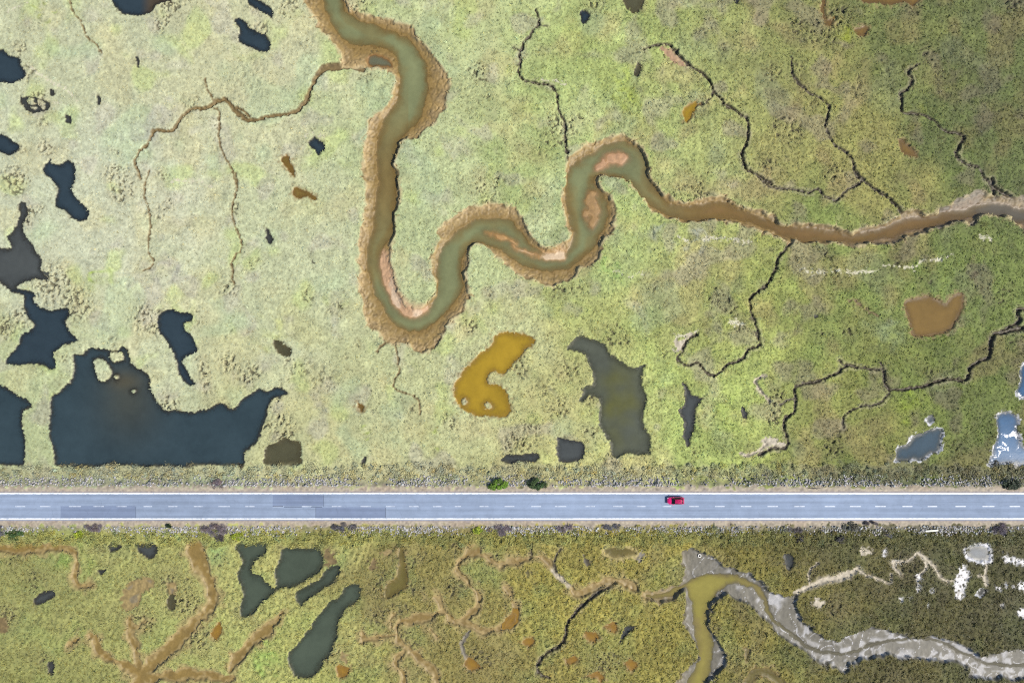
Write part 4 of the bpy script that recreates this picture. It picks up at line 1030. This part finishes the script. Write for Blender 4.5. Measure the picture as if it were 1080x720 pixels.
def paint(name, wear, keep=.62):
    m, nt, b = material(name)
    tc = N(nt, 'ShaderNodeTexCoord'); nz = N(nt, 'ShaderNodeTexNoise', Scale=1.6, Detail=6.0, Roughness=.7); nt.links.new(tc.outputs['Object'], nz.inputs['Vector'])
    mr = N(nt, 'ShaderNodeMapRange'); nt.links.new(nz.outputs[0], mr.inputs[0]); mr.inputs[1].default_value, mr.inputs[2].default_value = .35, keep + .0
    mx = N(nt, 'ShaderNodeMix', data_type='RGBA'); nt.links.new(mr.outputs[0], mx.inputs[0])
    mx.inputs[6].default_value = (*[float(v) for v in lin(*wear, K)], 1); mx.inputs[7].default_value = (.68, .70, .72, 1) if keep > .6 else (.42, .45, .50, 1)
    nt.links.new(mx.outputs[2], b.inputs['Base Color']); b.inputs['Roughness'].default_value = .5
    return m
bm = bmesh.new()
add_sheet(bm, -RL, RL, ypx(519.9), ypx(518.55), ROAD_Z + .009)
add_sheet(bm, -RL, RL, ypx(546.5), ypx(545.25), ROAD_Z + .009)
obj('edge_line', bm, paint('white paint', (215, 220, 228)), road)
bm = bmesh.new()
dashes = [(-9, 2), (19, 29.5), (45, 56), (75, 88), (101, 112), (125, 136), (153.5, 162.5), (179.5, 189), (206, 216), (232, 244), (260, 270), (289, 300.5), (319.5, 330), (351, 361), (381, 392), (408, 417), (432, 442), (457, 467), (480, 486.5), (506, 515.5), (532, 542.5), (560, 570.5), (585, 597), (617, 627), (646, 656), (671, 680), (698, 707), (726, 736), (753, 763), (780, 791), (808, 819), (836, 847), (868, 879), (894.5, 906), (921, 932), (949.5, 960), (976, 986), (1005, 1016), (1033.5, 1046), (1062, 1073), (1089, 1100)]
dashes += [(1100 + 27.2 * i - 11, 1100 + 27.2 * i) for i in range(1, 25)] + [(-9 - 27.2 * i, 2 - 27.2 * i) for i in range(1, 25)]
for x0, x1 in dashes:
    add_sheet(bm, xpx(x0), xpx(x1), ypx(533.25), ypx(532.55), ROAD_Z + .009)
obj('centre_line', bm, paint('worn paint', (176, 188, 208), .52), road)

# ------------------------------------------------------------------ shrubs one can tell apart
def thing(name, label, cat, loc, rz=0, group=None):
    o = bpy.data.objects.new(name, None); C.objects.link(o)
    o.location = loc; o.rotation_euler = (0, 0, rz); o['label'] = label; o['category'] = cat
    o.empty_display_size = .3
    if group: o['group'] = group
    return o
stemm = plain('woody stem', (.09, .07, .05), .8)
def make_shrub(seed, rx_, ry_, h, col, n, leaf, bare=False):
    """crown of overlapping leaf clumps; bare ones are a tangle of twigs"""
    r = np.random.default_rng(seed)
    m = max(8, int(rx_ * ry_ * 5.5))
    a, u = r.uniform(0, 2 * np.pi, m), r.uniform(0, 1, m) ** .5
    cx, cy = rx_ * .85 * u * np.cos(a), ry_ * .85 * u * np.sin(a)
    hh = h * (1 - .55 * u * u) * r.uniform(.65, 1.1, m)
    rad = r.uniform(.4, .75, m) * min(rx_, ry_, 1.2) * .85
    cc = lin(*col, K)[None] * (1 + .2 * r.normal(0, 1, (m, 1))) * (1 + r.normal(0, 1, (m, 1)) * np.array([[.06, 0, -.08]]))
    co, f, c = domes(cx, cy, np.zeros(m), rad, hh, n, np.full(m, leaf), np.clip(cc, .006, .6), r, .25)
    if bare:
        t = np.arange(len(f)); co = co.reshape(-1, 3, 3)
        mid = (co[:, 0] + co[:, 1]) / 2
        co[:, 0] = mid + (co[:, 0] - mid) * .35; co[:, 1] = mid + (co[:, 1] - mid) * .35; co[:, 2] = mid + (co[:, 2] - mid) * 1.5
        co = co.reshape(-1, 3)
    crown = put_mesh('crown', co, f, 3, leafmat, {'soil': c})
    bm = bmesh.new()
    for q in range(min(m, 9)):
        p0, p1 = Vector((cx[q] * .15, cy[q] * .15, -.25)), Vector((cx[q] * .8, cy[q] * .8, hh[q] * .8))
        d = (p1 - p0).normalized(); s = d.orthogonal().normalized(); s2 = d.cross(s)
        ring = lambda p, w: [bm.verts.new(p + (s * math.cos(k * 2.094) + s2 * math.sin(k * 2.094)) * w) for k in range(3)]
        A, B = ring(p0, .05), ring(p1, .015)
        for k in range(3): bm.faces.new((A[k], A[(k + 1) % 3], B[(k + 1) % 3], B[k]))
    stem = obj('stem', bm, stemm)
    return crown, stem
SH = [(524.5, 510, 22, 11, 1.5, 'green', 'bright green bushy shrub on the upper verge of the road'),
      (566, 509.5, 20, 11, 1.4, 'darkgreen', 'dark green shrub on the upper verge, right of the bright green one'),
      (1064, 510, 20, 10, 1.5, 'deepgreen', 'very dark green shrub on the upper verge near the right edge'),
      (231, 509, 18, 12, 1.0, 'dry', 'leafless purple grey bush on the upper verge below the broad blue pond'),
      (101, 555, 26, 8, .9, 'dry', 'low purple grey bush below the dark asphalt patch nearest the left edge'),
      (84, 563, 9, 10, 1.1, 'lime', 'yellow green shrub beside a purple grey bush, left of the fan shaped pond'),
      (179, 553.5, 6, 5, .7, 'deepgreen', 'small dark green shrub on the lower verge just above the fan shaped pond'),
      (228, 557, 33, 14, 1.2, 'dry', 'widest purple grey bush on the lower verge, above the forked pond'),
      (233, 567, 11, 8, .9, 'drydark', 'dark brown grey bush tucked under the widest purple grey bush'),
      (252, 565, 16, 7, .9, 'lime', 'yellow green shrub right of the widest purple grey bush'),
      (364, 554.5, 30, 8, .9, 'drygrey', 'long dark grey bush on the lower verge under the longest asphalt patch'),
      (503, 558, 11, 8, 1.1, 'lime', 'bright yellow green shrub on the lower verge left of a purple grey bush'),
      (527, 557, 28, 12, 1.1, 'dry', 'purple grey bush on the lower verge just right of a bright yellow green shrub'),
      (597, 555.5, 21, 9, 1.0, 'dry', 'purple grey bush on the lower verge above the start of a dark ditch'),
      (645, 554, 24, 7, .9, 'drygrey', 'low slate grey bush on the lower verge, nearest the flat olive pool'),
      (830, 556.5, 14, 8, .9, 'drygrey', 'grey bush on the lower verge, left one of a touching pair'),
      (841, 557.5, 10, 9, .9, 'drydark', 'dark grey bush on the lower verge, right one of a touching pair'),
      (844, 568, 10, 10, .9, 'black', 'blackish round bush standing below the touching pair of grey bushes'),
      (895, 554, 19, 10, 1.2, 'darkolive', 'rounded olive grey bush at the stone edge of the lower verge'),
      (886, 567, 13, 10, 1.0, 'black', 'blackish bush below the rounded olive grey one'),
      (917, 550, 26, 5, .7, 'drydark', 'long low dark bush close along the edge of the lower verge'),
      (937, 561, 9, 10, .9, 'drygrey', 'grey bush among greener scrub right of the long low dark bush'),
      (1051, 556, 17, 13, 1.3, 'purple', 'dark purple bush on the lower verge near the right edge'),
      (3, 559, 8, 14, 1.2, 'drygrey', 'grey bush on the lower verge cut by the left edge'),
      (16, 561, 20, 14, 1.0, 'darkgreen', 'spreading dark green shrub on the lower verge beside the left edge')]
SCOL = {'green': (112, 150, 44), 'darkgreen': (74, 100, 52), 'deepgreen': (40, 60, 32), 'dry': (128, 116, 122), 'drydark': (92, 84, 86), 'drygrey': (108, 106, 112), 'lime': (160, 176, 52), 'black': (64, 62, 62), 'darkolive': (92, 94, 82), 'purple': (76, 66, 84)}
protos = {}
for i, (px_, py_, w_, h_, ht, kind, label) in enumerate(SH):
    x, y = px2w((px_, py_))
    base = float(sample(H, np.array([x]), np.array([y]))[0])
    t = thing('shrub', label, 'shrub', (x, y, base - .05), 0, 'shrubs along the road verges')
    k = px2w((541, 0))[0]
    crown, stem = make_shrub(100 + i, w_ * k / 2, h_ * k / 2, ht, SCOL[kind], 46, .30 if kind in ('green', 'lime', 'darkgreen', 'deepgreen') else .26, kind.startswith('dry') or kind == 'purple')
    crown.parent = t; stem.parent = t

# ------------------------------------------------------------------ small things by the road
def tube(bm, pts, rad, seg=6):
    prev = None
    for i, p in enumerate(pts):
        p = Vector(p); q = Vector(pts[min(i + 1, len(pts) - 1)]) - Vector(pts[max(i - 1, 0)])
        d = q.normalized(); s = d.orthogonal().normalized(); s2 = d.cross(s)
        w = rad[i] if isinstance(rad, (list, tuple)) else rad
        ring = [bm.verts.new(p + (s * math.cos(2 * math.pi * k / seg) + s2 * math.sin(2 * math.pi * k / seg)) * w) for k in range(seg)]
        if prev:
            for k in range(seg): bm.faces.new((prev[k], prev[(k + 1) % seg], ring[(k + 1) % seg], ring[k]))
        else:
            bm.faces.new(ring)
        prev = ring
    bm.faces.new(prev)
x, y = px2w((981, 558.5)); z = float(sample(H, np.array([x]), np.array([y]))[0])
bm = bmesh.new(); add_box(bm, -1.55, 1.5, -.2, .2, 0, .07)
bmesh.ops.bevel(bm, geom=bm.edges[:], offset=.015, segments=1)
o = obj('board', bm, plain('bleached wood', (.42, .42, .36), .7, vary=.2, scale=2)); o.location = (x, y, z + .42); o.rotation_euler = (0.05, -.04, .09)
o['label'] = 'long pale weathered board lying on the scrub below the road'; o['category'] = 'board'
x, y = px2w((858, 514)); z = float(sample(H, np.array([x]), np.array([y]))[0])
t = thing('fallen_branch', 'dark fallen branch with side twigs on the upper verge', 'branch', (x, y, z + .12))
bm = bmesh.new(); tube(bm, [(-1.5, .1, .05), (-.6, -.05, .12), (.3, .02, .15), (1.4, .12, .05)], [.09, .08, .06, .03]); obj('limb', bm, stemm, t)
for p in ([(-.5, -.04, .12), (-.2, .45, .3), (.2, .7, .2)], [(.2, .02, .14), (.6, -.3, .25), (1.1, -.42, .1)], [(-1.1, .03, .1), (-1.0, .5, .3)]):
    bm = bmesh.new(); tube(bm, p, [.05, .03, .015][:len(p)], 5); obj('twig', bm, stemm, t)
x, y = px2w((738.6, 586.6)); z = float(sample(H, np.array([x]), np.array([y]))[0])
bm = bmesh.new()
for k in range(20):
    a0, a1 = 2 * math.pi * k / 20, 2 * math.pi * (k + 1) / 20
    sec = [(.26, 0), (.26, .22), (.44, .22), (.44, 0)]
    for q in range(4):
        (r0, z0), (r1, z1) = sec[q], sec[(q + 1) % 4]
        bm.faces.new([bm.verts.new((rr * math.cos(a), rr * math.sin(a), zz)) for rr, zz, a in ((r0, z0, a0), (r1, z1, a0), (r1, z1, a1), (r0, z0, a1))])
bmesh.ops.remove_doubles(bm, verts=bm.verts[:], dist=.001)
o = obj('concrete_ring', bm, plain('pale concrete', (.42, .41, .38), .7)); o.location = (x, y, z - .02)
o['label'] = 'small pale ring lying on the grey mud above the olive creek'; o['category'] = 'ring'

# ------------------------------------------------------------------ the car
def make_car(loc, rz):
    t = thing('car', 'small red hatchback car driving along the straight road', 'car', loc, rz)
    red = plain('red car paint', (.45, .002, .09), .22, 0, .5, .02, 3, .8)
    glass = plain('dark car glass', (.012, .014, .018), .05, 0, .6, 0)
    black = plain('black trim', (.015, .015, .016), .5)
    chrome = plain('alloy', (.5, .5, .52), .3, 1)
    # lower shell: stations along x (front at +x): half width, sill height, belt height
    st = [(-2.04, .66, .34, .72), (-1.98, .76, .26, .86), (-1.75, .84, .20, .94), (-1.2, .875, .18, .95), (0, .885, .17, .93), (.75, .88, .18, .92), (1.1, .87, .18, .90), (1.55, .84, .20, .82), (1.88, .76, .24, .70), (2.02, .62, .32, .58), (2.06, .50, .38, .52)]
    bm = bmesh.new(); rings = []
    for x, hw, z0, z1 in st:
        sec = [(-hw * .92, z0), (-hw, z0 + (z1 - z0) * .35), (-hw * .985, z0 + (z1 - z0) * .75), (-hw * .86, z1 - .015), (-hw * .45, z1 + .03), (0, z1 + .04), (hw * .45, z1 + .03), (hw * .86, z1 - .015), (hw * .985, z0 + (z1 - z0) * .75), (hw, z0 + (z1 - z0) * .35), (hw * .92, z0)]
        rings.append([bm.verts.new((x, a, b)) for a, b in sec])
    for A, B in zip(rings[:-1], rings[1:]):
        for k in range(len(A)):
            q = (k + 1) % len(A); bm.faces.new((A[k], B[k], B[q], A[q]))
    bm.faces.new(rings[0]); bm.faces.new(rings[-1][::-1])
    body = obj('body', bm, red, t, True)
    # greenhouse: corner points at belt and at roof
    zb, zr = .93, 1.47
    base = [(-1.84, .66), (-1.2, .78), (.72, .80), (1.12, .70)]
    top = [(-1.35, .52), (-.95, .60), (.10, .60), (.32, .54)]
    L = lambda p, z, s: Vector((p[0], p[1] * s, z))
    bm = bmesh.new()      # roof, crowned
    cols = []
    for x, hw in [(-1.42, .48), (-1.35, .54), (-.95, .615), (-.4, .63), (.10, .615), (.30, .55), (.36, .50)]:
        d = .06 * (1 - ((x + .5) / .95) ** 2)
        cols.append([bm.verts.new((x, hw * s, zr + d - .05 * abs(s) ** 3 - .01)) for s in (-1, -.6, -.2, .2, .6, 1)])
    for A, B in zip(cols[:-1], cols[1:]):
        for k in range(5): bm.faces.new((A[k], B[k], B[k + 1], A[k + 1]))
    bmesh.ops.solidify(bm, geom=bm.faces[:], thickness=.03)
    roof = obj('roof', bm, red, t, True)
    def pane(name, pts, mat=glass):
        bm = bmesh.new(); f = bm.faces.new([bm.verts.new(p) for p in pts])
        bmesh.ops.solidify(bm, geom=[f], thickness=.02)
        return obj(name, bm, mat, t)
    zt = zr - .07
    pane('windscreen', [L(base[3], zb - .03, -1), L(base[3], zb - .03, 1), L(top[3], zt + .01, 1), L(top[3], zt + .01, -1)])
    pane('rear_window', [L(base[0], zb, -1), L(base[0], zb, 1), L(top[0], zt, 1), L(top[0], zt, -1)])
    for s in (-1, 1):
        pane('side_window', [L((-.35, .795), zb, s), L(base[2], zb, s), L(top[2], zt, s), L((-.35, .60), zt, s)])
        pane('side_window', [L(base[1], zb, s), L((-.42, .795), zb, s), L((-.42, .60), zt, s), L(top[1], zt, s)])
        pane('pillar', [L((-.42, .80), zb, s), L((-.35, .80), zb, s), L((-.35, .605), zt, s), L((-.42, .605), zt, s)], black)
        pane('pillar', [L(base[2], zb, s), L(base[3], zb - .03, s), L(top[3], zt, s), L(top[2], zt, s)], red)
        pane('pillar', [L(base[0], zb, s), L(base[1], zb, s), L(top[1], zt, s), L(top[0], zt, s)], red)
        bm = bmesh.new(); add_box(bm, .62, .78, s * .88 - .02, s * .88 + .16 if s > 0 else s * .88 + .02, .93, 1.05)
        if s < 0:
            bm.free(); bm = bmesh.new(); add_box(bm, .62, .78, -1.04, -.86, .93, 1.05)
        bmesh.ops.bevel(bm, geom=bm.edges[:], offset=.03, segments=2); obj('wing_mirror', bm, red, t, True)
        bm = bmesh.new(); add_box(bm, 1.72, 1.97, s * .62 - .12, s * .62 + .10, .60, .70)
        bmesh.ops.bevel(bm, geom=bm.edges[:], offset=.03, segments=2); obj('headlight', bm, plain('lamp glass', (.6, .6, .62), .1), t, True)
        bm = bmesh.new(); add_box(bm, -2.05, -1.86, s * .66 - .08, s * .66 + .08, .66, .86)
        bmesh.ops.bevel(bm, geom=bm.edges[:], offset=.03, segments=2); obj('tail_light', bm, plain('red lens', (.25, .01, .01), .2), t, True)
        for x in (-1.25, 1.27):
            bm = bmesh.new(); bmesh.ops.create_cone(bm, cap_ends=True, segments=20, radius1=.31, radius2=.31, depth=.2, matrix=Matrix.Translation((x, s * .80, .31)) @ Matrix.Rotation(math.pi / 2, 4, 'X'))
            bmesh.ops.bevel(bm, geom=[e for e in bm.edges if len(e.link_faces) == 2 and e.calc_face_angle() > 1], offset=.03, segments=2)
            w = obj('wheel', bm, black, t, True)
            bm = bmesh.new(); bmesh.ops.create_cone(bm, cap_ends=True, segments=16, radius1=.20, radius2=.18, depth=.03, matrix=Matrix.Translation((x, s * .905, .31)) @ Matrix.Rotation(-s * math.pi / 2, 4, 'X'))
            obj('rim', bm, chrome, w)
    bm = bmesh.new(); add_box(bm, 2.0, 2.085, -.42, .42, .36, .48); bmesh.ops.bevel(bm, geom=bm.edges[:], offset=.02, segments=1); obj('grille', bm, black, t)
    bm = bmesh.new(); add_box(bm, -2.09, -1.98, -.62, .62, .32, .46); bmesh.ops.bevel(bm, geom=bm.edges[:], offset=.03, segments=1); obj('bumper', bm, black, t)
    for s in (-1, 1):
        bm = bmesh.new(); tube(bm, [(1.14, s * .1, .965), (.95, s * .35 - .1, 1.10)], .012, 5); obj('wiper', bm, black, t)
    return t
x, y = px2w((711.0, 526.2))
make_car((x, y, ROAD_Z + .003), math.pi)
